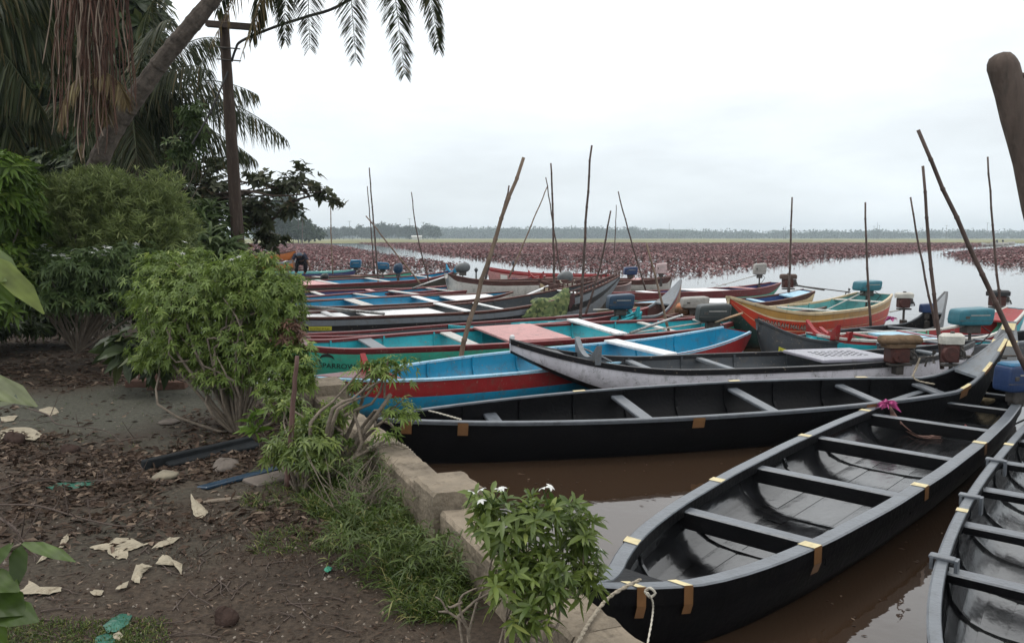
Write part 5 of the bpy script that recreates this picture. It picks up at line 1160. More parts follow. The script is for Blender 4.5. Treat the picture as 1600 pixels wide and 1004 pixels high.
g = MB(); branchy(g, (0, 0, -.05), [Vector(P[i]) for i in NR.choice(NP_, 17, replace=False)], .009, .0022, .10); g.build('stem', bark, fs, smooth=True)
for (px, py) in ((738, 768), (752, 764), (780, 764), (784, 762), (848, 762), (860, 760), (752, 782), (936, 856)):
    c = pt(px, py, 2.72) - fb; D = np.array([[math.cos(k * 2 * PI / 5), math.sin(k * 2 * PI / 5), .3] for k in range(5)]); V, Fq, rn = leaves(np.zeros((5, 3)), D, np.tile([0, 0, 1.], (5, 1)), .021, .012, .1, .5, 3)
    o = link('flower', npmesh('flower', V, Fq, LM['petal'], rn), fs); o.location = c; o.rotation_euler = (R.uniform(-.5, .5), R.uniform(-.5, .5), 0); g = MB(); g.tube([(0, 0, 0), (R.uniform(-.01, .01), .005, -.06)], .0022, 5); g.build('flower_stalk', LM['bright'], o)
# bare branch in front of the wall
g = MB(); o0 = Vector(pt(735, 1010, 2.6))
for ps in ([(735, 1010), (728, 975), (700, 955), (690, 938), (680, 932)], [(728, 975), (718, 950), (722, 930), (745, 918)], [(722, 940), (705, 948), (700, 946)], [(700, 955), (685, 955)]):
    q = [pt(a_, b_, 2.6) - o0 for a_, b_ in ps]; g.tube([curvept(q, i / 10) for i in range(11)], [.006 - .0035 * i / 10 for i in range(11)], 6)
o = g.build('bare_twig', bark, None, smooth=True); o.location = o0; tag(o, 'forked bare grey twig before the wall at the bottom of the picture', 'twig')
# left thicket
shrub('feathery_bush', Vector((-6.2, 11.9, .6)), [B(190, 345, 11.3, 105, 70, 80), B(110, 350, 11.5, 80, 65), B(235, 380, 11.2, 60, 70), B(150, 300, 11.4, 70, 34), B(262, 330, 11.2, 32, 30)], 5200, 7, .125, .015, 'feather', 'rounded feathery grey green bush behind the flowering shrubs', 'bush', None, .9, .15, .6, 2, 10, .03, bark, .30, knobs=46)
shrub('dark_flowering_bush', Vector((-5.9, 10.8, .5)), [B(150, 420, 10.5, 110, 34), B(200, 405, 10.6, 60, 24), B(70, 440, 10.4, 80, 42), B(230, 440, 10.4, 50, 26), B(120, 465, 10.4, 120, 20)], 2300, 8, .095, .026, 'mid', 'dark green bush sprinkled with white flowers below the feathery bush', 'bush', None, .5, .4, .85, 2, 26, .02, bark, .5, flowers(26, .05), knobs=24)
shrub('bright_bush', Vector((-7.0, 10.2, .55)), [B(10, 290, 9.9, 50, 60), B(-30, 400, 10.2, 70, 80), B(30, 360, 10.6, 40, 50), B(-60, 250, 10.5, 60, 60), B(-10, 460, 10.0, 60, 40)], 1300, 8, .16, .045, 'bright', 'bright green leafy bush at the left edge', 'bush', None, .4, .4, .85, 2, 14, .03, bark, .5, knobs=16)
shrub('long_leaved_plant', Vector((-5.3, 14.6, .5)), [B(320, 385, 14.0, 45, 28), B(350, 400, 13.8, 30, 20), B(290, 420, 13.6, 40, 30), B(325, 345, 14.3, 38, 22)], 190, 9, .42, .055, 'mid', 'plant with long drooping strap leaves left of the utility pole', 'plant', None, .8, .45, .7, 3, 10, .03, bark_dark, .6)
shrub('big_leaf_plant', Vector((-3.0, 8.6, .35)), [B(215, 545, 8.8, 42, 22), B(245, 560, 8.6, 26, 14), B(180, 552, 9.0, 20, 14)], 34, 5, .24, .11, 'dark', 'low plant with dark glossy rounded leaves beside the brick heap', 'plant', None, .7, .4, .8, 3, 6, .01, bark_dark, .7)
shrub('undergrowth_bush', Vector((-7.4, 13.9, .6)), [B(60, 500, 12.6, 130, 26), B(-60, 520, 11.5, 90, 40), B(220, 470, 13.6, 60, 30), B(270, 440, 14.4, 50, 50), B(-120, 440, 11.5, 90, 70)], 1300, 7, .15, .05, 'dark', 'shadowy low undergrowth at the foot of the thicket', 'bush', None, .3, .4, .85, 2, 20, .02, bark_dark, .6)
def almond():
    base = Vector((-9.0, 19.5, .6)); t = empty('almond_tree', base, 0, 'dark leaved almond tree with a thin branch reaching right over the far boats', 'tree')
    bl = [B(330, 300, 19.2, 46, 44), B(400, 330, 19.0, 52, 34), B(300, 350, 19.4, 46, 44), B(450, 292, 18.8, 46, 22), B(418, 372, 19.2, 40, 16), B(340, 255, 19.4, 36, 14), B(500, 300, 18.6, 22, 10), B(470, 262, 18.6, 24, 9), B(455, 330, 18.8, 26, 16), B(285, 260, 19.6, 30, 26), B(345, 390, 19.0, 50, 14), B(522, 312, 18.5, 9, 4), B(536, 319, 18.5, 6, 3), B(400, 275, 19, 26, 14)]
    bl = [(c - base, r_) for c, r_ in bl]; P, u = blobs_pts(bl, 640, .8); P = np.concatenate([P, np.array([list(pt(a_, b_, 18.5) - base) for a_, b_ in ((536, 319), (530, 318), (520, 312), (508, 303), (498, 296), (490, 290), (480, 268), (466, 256))])]); u = np.concatenate([u, unit(8)])
    V, Fq, rn = whorls(P, u, 6, .19, .10, .6, .25, .8, 2); link('foliage', npmesh('foliage', V, Fq, LM['almond'], rn), t)
    g = MB(); g.tube([(0, 0, -.3), (.1, 0, 1.0), (.2, 0, 2.0)], [.16, .13, .11], 9); g.build('trunk', bark_dark, t, smooth=True)
    g = MB(); branchy(g, (.2, 0, 2.0), [Vector(P[i]) for i in NR.choice(len(P) - 8, 46, replace=False)], .04, .012, .07)
    ps = [Vector((.2, 0, 2.0)), pt(400, 350, 19) - base, pt(450, 318, 18.7) - base, pt(500, 305, 18.6) - base, pt(538, 320, 18.5) - base]; g.tube([curvept(ps, i / 20) for i in range(21)], [.05 - .04 * i / 20 for i in range(21)], 6, cap=False)
    g.build('branch', bark_dark, t, smooth=True)
almond()
def darktree(name, label, base, bl, nc, ln, wd, k=7, mk='dark', trunk=((0, 0, -.3), (.1, .1, 2.5), (0, .2, 5.0)), r_=(.3, .25, .18)):
    t = empty(name, base, 0, label, 'tree'); bl = [(c - base, q) for c, q in bl]; P, u = blobs_pts(bl, nc, .5); P[:, 2] = np.maximum(P[:, 2], .2)
    V, Fq, rn = whorls(P, u, k, ln, wd, .3, .35, .85, 2); link('crown', npmesh('crown', V, Fq, LM[mk], rn), t)
    g = MB(); g.tube(trunk, list(r_), 10); g.build('trunk', bark_dark, t, smooth=True); g = MB(); branchy(g, trunk[1], [Vector(P[i]) for i in NR.choice(nc, 26, replace=False)], .08, .02, .06); g.build('limb', bark_dark, t, smooth=True)
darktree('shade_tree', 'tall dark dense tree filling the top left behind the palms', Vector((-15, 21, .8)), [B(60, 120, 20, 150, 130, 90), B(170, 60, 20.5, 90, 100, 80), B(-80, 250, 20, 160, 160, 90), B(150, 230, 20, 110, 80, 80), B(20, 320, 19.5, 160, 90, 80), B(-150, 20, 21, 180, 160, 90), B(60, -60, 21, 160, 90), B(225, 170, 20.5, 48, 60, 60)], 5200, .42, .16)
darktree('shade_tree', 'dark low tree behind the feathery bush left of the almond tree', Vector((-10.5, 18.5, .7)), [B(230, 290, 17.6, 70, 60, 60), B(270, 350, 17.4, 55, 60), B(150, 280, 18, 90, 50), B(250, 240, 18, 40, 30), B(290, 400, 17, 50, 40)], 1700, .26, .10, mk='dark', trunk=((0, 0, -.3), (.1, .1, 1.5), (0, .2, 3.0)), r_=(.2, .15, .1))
# vine leaves near pole (light green climber)
shrub('climber', Vector((-7.0, 15.2, .8)), [B(300, 180, 14.2, 24, 34, 16), B(285, 235, 14.2, 26, 26, 16), B(310, 215, 14.2, 12, 20, 12)], 130, 7, .12, .05, 'mid', 'light climber with small leaves hanging left of the utility pole top', 'plant', None, .2, .4, .85, 2, 8, .012, bark, .8)
# big near leaves at the left edge
def veined(m0, name):
    m = m0.copy(); m.name = name; t = m.node_tree; L = t.links; tcn = t.nodes.new('ShaderNodeTexCoord'); b = t.nodes['Principled BSDF']; w_ = t.nodes.new('ShaderNodeTexWave'); w_.inputs['Scale'].default_value = 20; w_.inputs['Distortion'].default_value = 1.5; w_.bands_direction = 'DIAGONAL'; L.new(tcn.outputs['Object'], w_.inputs[0])
    bu = t.nodes.new('ShaderNodeBump'); bu.inputs['Strength'].default_value = .14; bu.inputs['Distance'].default_value = .01; L.new(w_.outputs['Fac'], bu.inputs['Height']); L.new(bu.outputs[0], b.inputs['Normal'])
    n = t.nodes.new('ShaderNodeTexNoise'); n.inputs['Scale'].default_value = 18; n.inputs['Detail'].default_value = 6; L.new(tcn.outputs['Object'], n.inputs[0]); mr = t.nodes.new('ShaderNodeMapRange'); mr.inputs[1].default_value = .3; mr.inputs[2].default_value = .7; mr.inputs[3].default_value = .35; mr.inputs[4].default_value = .8; L.new(n.outputs[0], mr.inputs[0])
    src = b.inputs['Base Color'].links[0].from_socket; v = t.nodes.new('ShaderNodeVectorMath'); v.operation = 'SCALE'; L.new(src, v.inputs[0]); L.new(mr.outputs[0], v.inputs['Scale']); L.new(v.outputs[0], b.inputs['Base Color']); return m
VB, VM = veined(LM['bright'], 'leaf_veined_bright'), veined(LM['mid'], 'leaf_veined_dull')
def big_leaf_plant(label, base, specs, m_, cat='plant'):
    t = empty('foreground_plant', base, 0, label, cat)
    for (x0, y0, x1, y1, d, wd, droop) in specs:
        a_ = pt(x0, y0, d); b_ = pt(x1, y1, d - .05); D = np.array([list(b_ - a_)]); L_ = (b_ - a_).length
        V, Fq, rn = leaves(np.array([[0., 0, 0]]), D, np.array([[.15, -.5, .9]]), L_, wd * L_, .22, droop, 3); link('leaf', npmesh('leaf', V, Fq, m_, NR.rand(1).repeat(len(Fq)), smooth=True), t, a_ - base)
    g = MB()
    for (x0, y0, x1, y1, d, wd, droop) in specs[:4]: g.tube([(0, 0, 0), (pt(x0, y0, d) - base) * .5 + Vector((-.04, 0, .03)), pt(x0, y0, d) - base], [.008, .006, .003], 5, cap=False)
    g.build('stem', bark, t, smooth=True)
big_leaf_plant('bright green drooping leaves at the left edge, upper clump', pt(-60, 520, 2.6), [(-30, 395, 68, 474, 2.4, .30, .12), (-20, 400, 20, 470, 2.45, .42, .1), (-40, 440, 10, 432, 2.4, .5, .1), (-45, 380, 30, 420, 2.5, .35, .1)], VB)
big_leaf_plant('green hanging leaves at the left edge, lowest clump', pt(-80, 990, 1.75), [(35, 848, 118, 872, 1.7, .22, .05), (30, 850, 28, 912, 1.72, .45, .05), (20, 848, -30, 900, 1.7, .4, .1), (-30, 900, 30, 915, 1.7, .5, .1), (-30, 930, 40, 950, 1.68, .6, .1), (-20, 955, 60, 960, 1.66, .5, .1), (-40, 970, 8, 1010, 1.66, .6, .1)], VB)
big_leaf_plant('dull green leaf with curled tip at the left edge, middle clump', pt(-90, 720, 2.2), [(-60, 585, 58, 628, 2.1, .35, .05), (-50, 600, 28, 618, 2.1, .5, .1), (-50, 640, 22, 625, 2.15, .25, .05)], VM)

# ------------------------------------------------------------------ grass, litter
def in_ground(x, y): return x < shore_x(y) - .14
def scatter(n, px0, px1, py0, py1, z=.3, f=None):
    out_ = []
    while len(out_) < n:
        p = at(R.uniform(px0, px1), R.uniform(py0, py1), z)
        if in_ground(p.x, p.y) and (f is None or f(p)): out_.append((p.x, p.y, ground_z(p.x, p.y)))
    return np.array(out_)
def grass(label, P, h, mk, nb=7, wd=.006, name='grass', spread=.35):
    P2 = np.repeat(P, nb, 0) + NR.normal(size=(len(P) * nb, 3)) * [.02, .02, 0]; D = np.array([0, 0, 1.]) + NR.normal(size=(len(P2), 3)) * [spread, spread, .1]; ln = h * (.4 + .8 * NR.rand(len(P2)))
    V, Fq, rn = leaves(P2, D, unit(len(P2)), ln, wd, .1, .55, 3); return tag(link(name, npmesh(name, V, Fq, LM[mk], rn)), label, 'grass', kind='stuff')
def near_wall(a_, b_): return lambda p: a_ < shore_x(p.y) - p.x < b_
P = scatter(1500, 380, 720, 740, 960, .3, lambda p: .16 < shore_x(p.y) - p.x < .60 + .25 * smooth_noise(p.x * 2, p.y * 2))
grass('tufts of green grass growing along the foot of the wall', P[:800], .22, 'grass', 7, .0065, spread=.5)
P = scatter(420, 380, 660, 730, 860, .3, lambda p: .2 < shore_x(p.y) - p.x < .9 + .45 * smooth_noise(p.x * 3 + 2, p.y * 3))
grass('low green grass around the stake', P, .13, 'grass', 5, .005, spread=.55)
P = scatter(420, 380, 720, 720, 960, .3, lambda p: .15 < shore_x(p.y) - p.x < .62 + .30 * smooth_noise(p.x * 3, p.y * 3) and smooth_noise(p.x * 4 + 1, p.y * 4) > -.4)
P[:, 2] += NR.rand(len(P)) ** 1.4 * .28; V, Fq, rn = whorls(P, unit(len(P)) * [1, 1, .3], 7, .10, .009, 1.3, .6, .6, 3)
tag(link('weeds', npmesh('weeds', V, Fq, LM['grass'], rn)), 'leafy dark green weeds tangled along the wall foot', 'weeds', kind='stuff')
P = scatter(380, 250, 560, 780, 880, .3); grass('reddish dry grass around the green tufts', P, .05, 'dry', 6, .004)
P = scatter(500, 0, 260, 960, 1004, .3); grass('sparse yellow green grass at the bottom left', P, .05, 'grass', 5, .004)
P = scatter(260, 0, 420, 520, 700, .3); grass('scattered tiny weeds on the bare soil', P, .04, 'grass', 4, .004)
def fade(p, x0, x1, y0, y1): return True
def litter(label, P, s_, mk, name='leaf_litter', wd=.5):
    n = len(P); D = NR.normal(size=(n, 3)) * [1, 1, .18]; U = np.array([0, 0, 1.]) + .45 * NR.normal(size=(n, 3)); V, Fq, rn = leaves(P + [0, 0, .008], D, U, s_ * (.5 + NR.rand(n)), s_ * wd * (.6 + .6 * NR.rand(n)), .5, .1, 2); return tag(link(name, npmesh(name, V, Fq, LM[mk], rn)), label, 'leaves', kind='stuff')
P = scatter(7800, -60, 560, 520, 860, .3, lambda p: R.random() < min(1, max(.04, (p.y - 4.3) / 1.3)) * min(1, max(.05, .55 + .9 * smooth_noise(p.x * 1.9 + 2, p.y * 1.6))) * (1 if not (-5.0 < p.x < -3.2 and 7 < p.y < 9.3) else .06)); litter('brown fallen leaves thick on the soil under the shrubs', P, .065, 'dry')
P = scatter(3000, -100, 700, 680, 1004, .3); litter('small scattered dead leaf bits on the bare soil', P, .028, 'dry', wd=.4)
P = scatter(1800, -100, 400, 470, 600, .3); litter('fallen leaves at the foot of the thicket', P, .10, 'dry')
pebm = mat('pebble', (.20, .17, .14), .85, .4, 30); P = scatter(900, -100, 700, 600, 1004, .3)
u6 = np.array([[1, 0, 0], [-1, 0, 0], [0, 1, 0], [0, -1, 0], [0, 0, 1], [0, 0, -1]]); f8 = np.array([[0, 2, 4], [2, 1, 4], [1, 3, 4], [3, 0, 4], [2, 0, 5], [1, 2, 5], [3, 1, 5], [0, 3, 5]])
sz = (.003 + .009 * NR.rand(len(P)) ** 3)[:, None, None]; V = (P[:, None, :] + u6[None] * sz * (.6 + .8 * NR.rand(len(P), 6, 1))).reshape(-1, 3); Fq = (np.arange(len(P))[:, None, None] * 6 + f8[None]).reshape(-1, 3)
tag(link('pebbles', npmesh('pebbles', V, Fq, pebm)), 'tiny pale pebbles and crumbs strewn over the soil', 'pebbles', kind='stuff')
# twigs on the ground
tw = MB()
for i in range(150):
    p = scatter(1, -60, 560, 600, 1000, .3)[0]; a_ = R.uniform(0, 2 * PI); L_ = R.uniform(.05, .28); k = 5; q = [Vector(p) + Vector((0, 0, .006))]
    for j in range(k): a_ += R.uniform(-.35, .35); q.append(q[-1] + Vector((math.cos(a_), math.sin(a_), R.uniform(-.02, .04))) * L_ / k)
    tw.tube(q, [.004, .0035, .003, .0025, .002, .0015], 4, cap=False)
tag(tw.build('ground_twigs', bark_dark, None), 'short dark twigs scattered over the soil', 'twigs', kind='stuff')
def ground_branch(label, pts, r_, side=6, z=.31, up=.05):
    g = MB(); q = [at(a_, b_, z + up * (i % 2) * .6 + .01) for i, (a_, b_) in enumerate(pts)]; o0 = q[0].copy(); n = 30; c = [curvept(q, i / n) - o0 for i in range(n + 1)]; g.tube(c, [r_ * (1 - .7 * i / n) for i in range(n + 1)], 6)
    for i in range(side):
        j = R.randint(3, n - 3); v = Vector((R.uniform(-.12, .12), R.uniform(-.15, .15), R.uniform(.02, .22))); g.tube([c[j], c[j] + v * .5 + Vector((0, 0, -.01)), c[j] + v], [r_ * .55, r_ * .4, r_ * .2], 5, cap=False)
        g.tube([c[j] + v * .5, c[j] + v * .5 + Vector((R.uniform(-.08, .08), R.uniform(-.05, .05), R.uniform(0, .08)))], [r_ * .35, r_ * .15], 4, cap=False)
    o = g.build('fallen_branch', bark_dark, None, smooth=True); o.location = o0; tag(o, label, 'branch', 'fallen branches on the soil')
ground_branch('long thin fallen branch curving across the soil above the white scraps', [(0, 788), (60, 790), (130, 810), (200, 822), (240, 812), (245, 795)], .007, 9)
ground_branch('dark branch with upright side twigs beside the green plastic', [(0, 765), (60, 748), (120, 752), (200, 748), (260, 752)], .007, 12)
ground_branch('dark branch at the left edge behind the lowest green leaves', [(-20, 800), (20, 822), (40, 850), (60, 870)], .009, 8)
ground_branch('sinuous thin twig lying on the grey damp patch', [(45, 638), (75, 648), (90, 662), (140, 668), (170, 675), (190, 690)], .008, 2)
ground_branch('thin forked branch stretched left of the dark boards', [(150, 755), (180, 742), (222, 738)], .006, 3)
ground_branch('thin stick leading right from the sinuous twig', [(190, 688), (215, 683), (235, 682)], .007, 1)
# scraps
scrapm = mat('torn_paper', (.30, .265, .20), .9, .28, 9, .8, 24, .15, 0, (.12, .09, .06), .8)
def scrap(label, poly, m, name='paper_scrap', cat='scrap', lift=.0, th=.0015, z=.295, bumpy=.005):
    pp = []
    for i, (a_, b_) in enumerate(poly):
        a2, b2 = poly[(i + 1) % len(poly)]
        for q_ in range(3): pp.append((a_ + (a2 - a_) * q_ / 3 + R.uniform(-.9, .9) * (q_ > 0), b_ + (b2 - b_) * q_ / 3 + R.uniform(-.7, .7) * (q_ > 0)))
    poly = pp
    c = [at(a_, b_, z) for a_, b_ in poly]; cx = sum((v.x for v in c)) / len(c); cy = sum((v.y for v in c)) / len(c); o0 = Vector((cx, cy, ground_z(cx, cy) + .008)); g = MB()
    ring = []
    k = len(c)
    for s_ in (1.0, .72, .4):
        ring.append([((v.x - cx) * s_ * (1 + R.uniform(-.05, .05)), (v.y - cy) * s_ * (1 + R.uniform(-.05, .05)), R.uniform(.0, 1) * bumpy + lift * (1 - s_) + (0 if s_ > .9 else .3 * bumpy)) for v in c])
    g.loft(ring, close=True); g.add([ring[2][i] for i in range(k)] + [(0, 0, lift * .8 + bumpy * .6)], [(i, (i + 1) % k, k) for i in range(k)])
    o = g.build(name, m, None); o.location = o0; so2 = o.modifiers.new('thick', 'SOLIDIFY'); so2.thickness = th; return tag(o, label, cat)
SC = [
 ('largest torn white scrap, spread like a T on the soil', [(138, 850), (170, 842), (180, 836), (208, 837), (222, 845), (235, 843), (215, 852), (200, 856), (199, 868), (185, 869), (170, 862), (168, 854), (148, 854)]),
 ('narrow torn white scrap just right of the T shaped one', [(236, 856), (248, 845), (265, 838), (282, 837), (270, 846), (252, 853), (242, 853)]),
 ('crumpled long scrap with raised tip at right end of the strip', [(242, 880), (255, 866), (262, 866), (275, 876), (284, 880), (284, 896), (278, 882), (258, 881)]),
 ('crumpled twisted scrap below the raised one', [(205, 905), (212, 882), (222, 880), (238, 884), (222, 895), (218, 910), (208, 908)]),
 ('thin pointed scrap end trailing left of the crumpled strip', [(180, 922), (192, 912), (202, 908), (198, 918), (186, 922)]),
 ('small square white scrap near the wordless lower left soil', [(140, 924), (150, 920), (162, 922), (160, 928), (148, 930)]),
 ('triangular folded white scrap at the lower left', [(20, 928), (36, 920), (46, 907), (56, 918), (75, 922), (98, 918), (92, 925), (76, 928), (60, 927)]),
 ('upright standing torn scrap near the red dry grass', [(297, 768), (306, 778), (318, 788), (326, 796), (316, 804), (304, 802), (299, 790)]),
 ('long white scrap strip hidden behind the left twigs', [(56, 882), (70, 866), (84, 860), (90, 858), (80, 870), (66, 876)]),
 ('small white scrap above the left strip', [(90, 856), (96, 840), (106, 830), (107, 840), (100, 850)]),
 ('wide dirty white scrap at the left edge of the damp patch', [(0, 672), (20, 668), (48, 668), (70, 680), (55, 688), (25, 686), (0, 692)]),
 ('pale yellow scrap beside the sinuous twig', [(60, 636), (72, 632), (86, 632), (92, 640), (80, 646), (68, 642)]),
 ('grey white scrap touching the left edge above the dirty one', [(0, 650), (14, 648), (28, 648), (20, 656), (4, 658)]),
 ('small white chip beside the green plastic at the bottom', [(176, 985), (186, 980), (192, 986), (188, 994), (178, 992)]),
]
for lb, poly in SC: scrap(lb, poly, scrapm, lift=.018 if ('raised' in lb or 'folded' in lb or 'upright' in lb) else .003)
greenp = mat('green_plastic', (.008, .085, .055), .45, .25, 8, .5, 20); 
scrap('flat green plastic sheet under the dark branch', [(68, 755), (90, 750), (130, 746), (152, 745), (146, 752), (120, 758), (90, 762)], greenp, 'plastic_sheet', 'plastic')
scrap('crumpled green plastic scrap at the bottom left', [(160, 972), (175, 960), (192, 952), (206, 956), (200, 968), (182, 980), (168, 982)], greenp, 'plastic_sheet', 'plastic', .012)
scrap('dark green netting scrap below the crumpled green plastic', [(148, 990), (166, 982), (178, 986), (180, 1004), (150, 1004)], greenp, 'plastic_sheet', 'plastic')
scrap('tiny bright green bottle cap like chip on bare soil', [(506, 888), (512, 883), (519, 885), (517, 890), (509, 892)], mat('green_chip', (.015, .18, .11), .4, .1, 10), 'plastic_chip', 'plastic', .01)
rockm = mat('stone', (.13, .11, .095), .9, .3, 5, .8, 18, .2); husk = mat('coconut_husk', (.045, .030, .025), .95, .35, 9, .9, 24, .1); brick_m = mat('brick', (.115, .068, .052), .9, .25, 8, .7, 24, .15, 0, (.08, .06, .05), .6)
def stone(label, px, py, sx, sy, sz_, m, name='stone', cat='stone', seed=0):
    c = at(px, py, .3); c.z = ground_z(c.x, c.y) + sz_ * .35; g = MB(); rr = random.Random(seed); ring = []; nu, nv = 8, 12
    ph = [rr.uniform(0, 6) for _ in range(6)]
    for i in range(nu + 1):
        th = PI * i / nu; r_ = []
        for j in range(nv):
            a_ = 2 * PI * j / nv; k = 1 + .13 * math.sin(2 * a_ + ph[0] + th) + .10 * math.sin(3 * th + ph[1] + a_) + .06 * math.sin(5 * a_ + ph[2]); r_.append((sx * k * math.sin(th) * math.cos(a_) + 1e-4 * j, sy * k * math.sin(th) * math.sin(a_), sz_ * k * math.cos(th)))
        ring.append(r_)
    g.loft(ring, close=True); o = g.build(name, m, None, smooth=True); o.location = c; o.rotation_euler = (0, 0, rr.uniform(0, 3)); return tag(o, label, cat)
stone('brown coconut husk lying alone on the bare soil', 352, 958, .055, .05, .052, husk, 'coconut', 'coconut', 3)
stone('pale flat stone at the end of the dark boards', 258, 742, .10, .06, .035, mat('pale_stone', (.19, .165, .12), .9, .25, 7, .6, 20), 'stone', 'stone', 5)
stone('flat grey stone leaning between the black and blue boards', 352, 724, .13, .10, .045, rockm, seed=6)
stone('flat brown stone slab on the leaf litter', 265, 655, .12, .09, .025, rockm, seed=9)
stone('brown dry husk lying on the leaf litter', 108, 700, .08, .06, .045, husk, 'coconut', 'coconut', 12)
stone('brown dead leaf clump at the left above the litter', 22, 688, .10, .07, .06, husk, 'coconut', 'coconut', 15)
def slab(label, px, py, dim, rz, m, name='brick', cat='brick', tilt=0, z=.3, extra=None):
    c = at(px, py, z); c.z = ground_z(c.x, c.y) + dim[2] * .45; g = MB(); g.box((0, 0, 0), dim, bev=min(.008, dim[2] * .3)); o = g.build(name, m, None); o.location = c; o.rotation_euler = (tilt, 0, rz); return tag(o, label, cat)
slab('reddish broken brick at the left of the heap', 214, 600, (.22, .16, .08), .2, brick_m); slab('longer brick lying right of the broken one', 262, 604, (.42, .16, .09), .12, brick_m); slab('brick on the far side of the heap under the rounded leaves', 240, 590, (.3, .2, .1), -.3, brick_m)
slab('thin dark slate leaning on the brick heap', 232, 588, (.28, .2, .02), .4, rockm, 'slate', 'slate', .35)
slab('concrete block in the shade beside the wall pier', 450, 612, (.28, .3, .2), .3, conc, 'concrete_block', 'block')
bk_ = mat('black_board', (.014, .016, .018), .85, .4, 5, .4, 20, .15); 
slab('long black board edge lying diagonal on the litter', 315, 710, (.95, .06, .07), math.radians(52), bk_, 'board', 'board'); slab('black plastic channel behind the diagonal board', 335, 708, (.8, .12, .03), math.radians(50), bk_, 'board', 'board', .3)
slab('dark blue board lying under the grass edge', 388, 738, (.75, .13, .02), math.radians(52), mat('blue_board', (.012, .035, .065), .4, .3, 5), 'board', 'board', -.15)
slab('short pale broken plank near the red dry grass', 350, 775, (.26, .05, .012), .4, mat('pale_plank', (.15, .12, .09), .9, .3, 6), 'plank', 'plank'); slab('grey slab half under the grass beside the blue board', 430, 742, (.4, .22, .03), .8, rockm, 'slab', 'slab')

# ------------------------------------------------------------------ water lilies
def poly_world(px): return np.array([[at(a_, b_, 0).x, at(a_, b_, 0).y] for a_, b_ in px])
def inside(P, poly):
    x, y = P[:, 0], P[:, 1]; c = np.zeros(len(P), bool); j = len(poly) - 1
    for i in range(len(poly)):
        xi, yi = poly[i]; xj, yj = poly[j]; cond = ((yi > y) != (yj > y)) & (x < (xj - xi) * (y - yi) / (yj - yi + 1e-12) + xi); c ^= cond; j = i
    return c
mainF = [(556, 379.6), (700, 379), (1400, 379.2), (1560, 380.5), (1562, 382), (1500, 387), (1440, 392), (1360, 399), (1290, 406), (1230, 413), (1170, 420), (1120, 427), (1060, 431), (1010, 431), (960, 426), (900, 421), (840, 415), (780, 408), (700, 399.5), (640, 389.5), (600, 384), (575, 381)]
leftF = [(250, 382), (380, 381), (498, 381.5), (540, 387), (580, 393.5), (610, 400), (650, 406), (690, 411), (722, 416), (716, 426), (660, 428), (600, 431), (540, 431), (470, 428), (380, 426), (250, 420)]
rightF = [(1484, 397), (1500, 393.5), (1560, 388.5), (1640, 384), (1900, 383), (1900, 440), (1700, 428), (1620, 423), (1560, 416), (1520, 408), (1494, 402)]
parts = []; tot_l = 0
def ynoise(P, s_): return (np.sin(P[:, 0] * .31 * s_ + 2 * np.sin(P[:, 1] * .11 * s_)) + np.sin(P[:, 1] * .23 * s_ + 1.5 * np.sin(P[:, 0] * .17 * s_)) + np.sin(P[:, 0] * .9 * s_ + P[:, 1] * .7 * s_) * .5) / 2.5
for poly, thin in ((mainF, 0), (leftF, 1), (rightF, 0)):
    W_ = poly_world(poly)
    for (y0, y1, dens, s0) in ((28, 60, 9, .21), (60, 90, 7, .25), (90, 140, 4.2, .32), (140, 285, 1.5, .50)):
        lo_, hi_ = W_[:, 0].min(), W_[:, 0].max(); lo_ = max(lo_, -.72 * y1); hi_ = min(hi_, .72 * y1); n = int((hi_ - lo_) * (y1 - y0) * dens)
        if n <= 0: continue
        P = np.stack([lo_ + NR.rand(n) * (hi_ - lo_), y0 + NR.rand(n) * (y1 - y0)], 1); jit = P + NR.normal(size=P.shape) * [.5, .012 * y0]
        P = P[inside(jit, W_) & (np.abs(P[:, 0]) < .68 * P[:, 1] + 2)]
        if thin: P = P[(ynoise(P, 1.3) > -.1 - 1.5 * (P[:, 1] > 55)) | (NR.rand(len(P)) < .35)]
        else: P = P[(ynoise(P, 1.0) + .5 * ynoise(P, 3.1) > -.55) | (NR.rand(len(P)) < .35)]
        n = len(P); tot_l += n; hgt = .03 + .17 * NR.rand(n) ** 1.3; a_ = NR.rand(n) * 2 * PI; tl = .05 + .65 * NR.rand(n)
        D = np.stack([np.cos(a_), np.sin(a_), tl * .7], 1); D /= np.linalg.norm(D, axis=1, keepdims=True); s_ = s0 * (.6 + .7 * NR.rand(n)); Pb = np.stack([P[:, 0], P[:, 1], hgt], 1) - D * s_[:, None] * .5
        Pb[:, 2] = np.maximum(Pb[:, 2], .015)
        U = np.array([0, 0, 1.]) + .3 * NR.normal(size=(n, 3)); S = np.cross(D, U); S /= np.linalg.norm(S, axis=1, keepdims=True); U = np.cross(S, D); L1, W1 = s_[:, None], s_[:, None] * .85
        V = np.stack([Pb, Pb + D * L1 * .5 - S * W1 * .5 + U * L1 * .22, Pb + D * L1 * .5, Pb + D * L1 * .5 + S * W1 * .5 + U * L1 * .22, Pb + D * L1 + U * .1 * L1], 1).reshape(-1, 3)
        q = np.array([[0, 2, 1], [0, 3, 2], [2, 4, 1], [2, 3, 4]]); parts.append((V, (np.arange(n)[:, None, None] * 5 + q[None]).reshape(-1, 3), np.repeat(np.clip((.31 if y1 <= 60 else .38 if y1 <= 90 else .46) + (.30 if y1 <= 90 else .2) * NR.normal(size=n) + .18 * ynoise(P, .6), 0, 1), 4)))
V, Fq, rn = merge(parts)
tag(link('water_lilies', npmesh('water_lilies', V, Fq, LM['lily'], rn)), 'vast bed of dark red water lily leaves standing above the water', 'water lilies', kind='stuff')
print('lilies', tot_l)
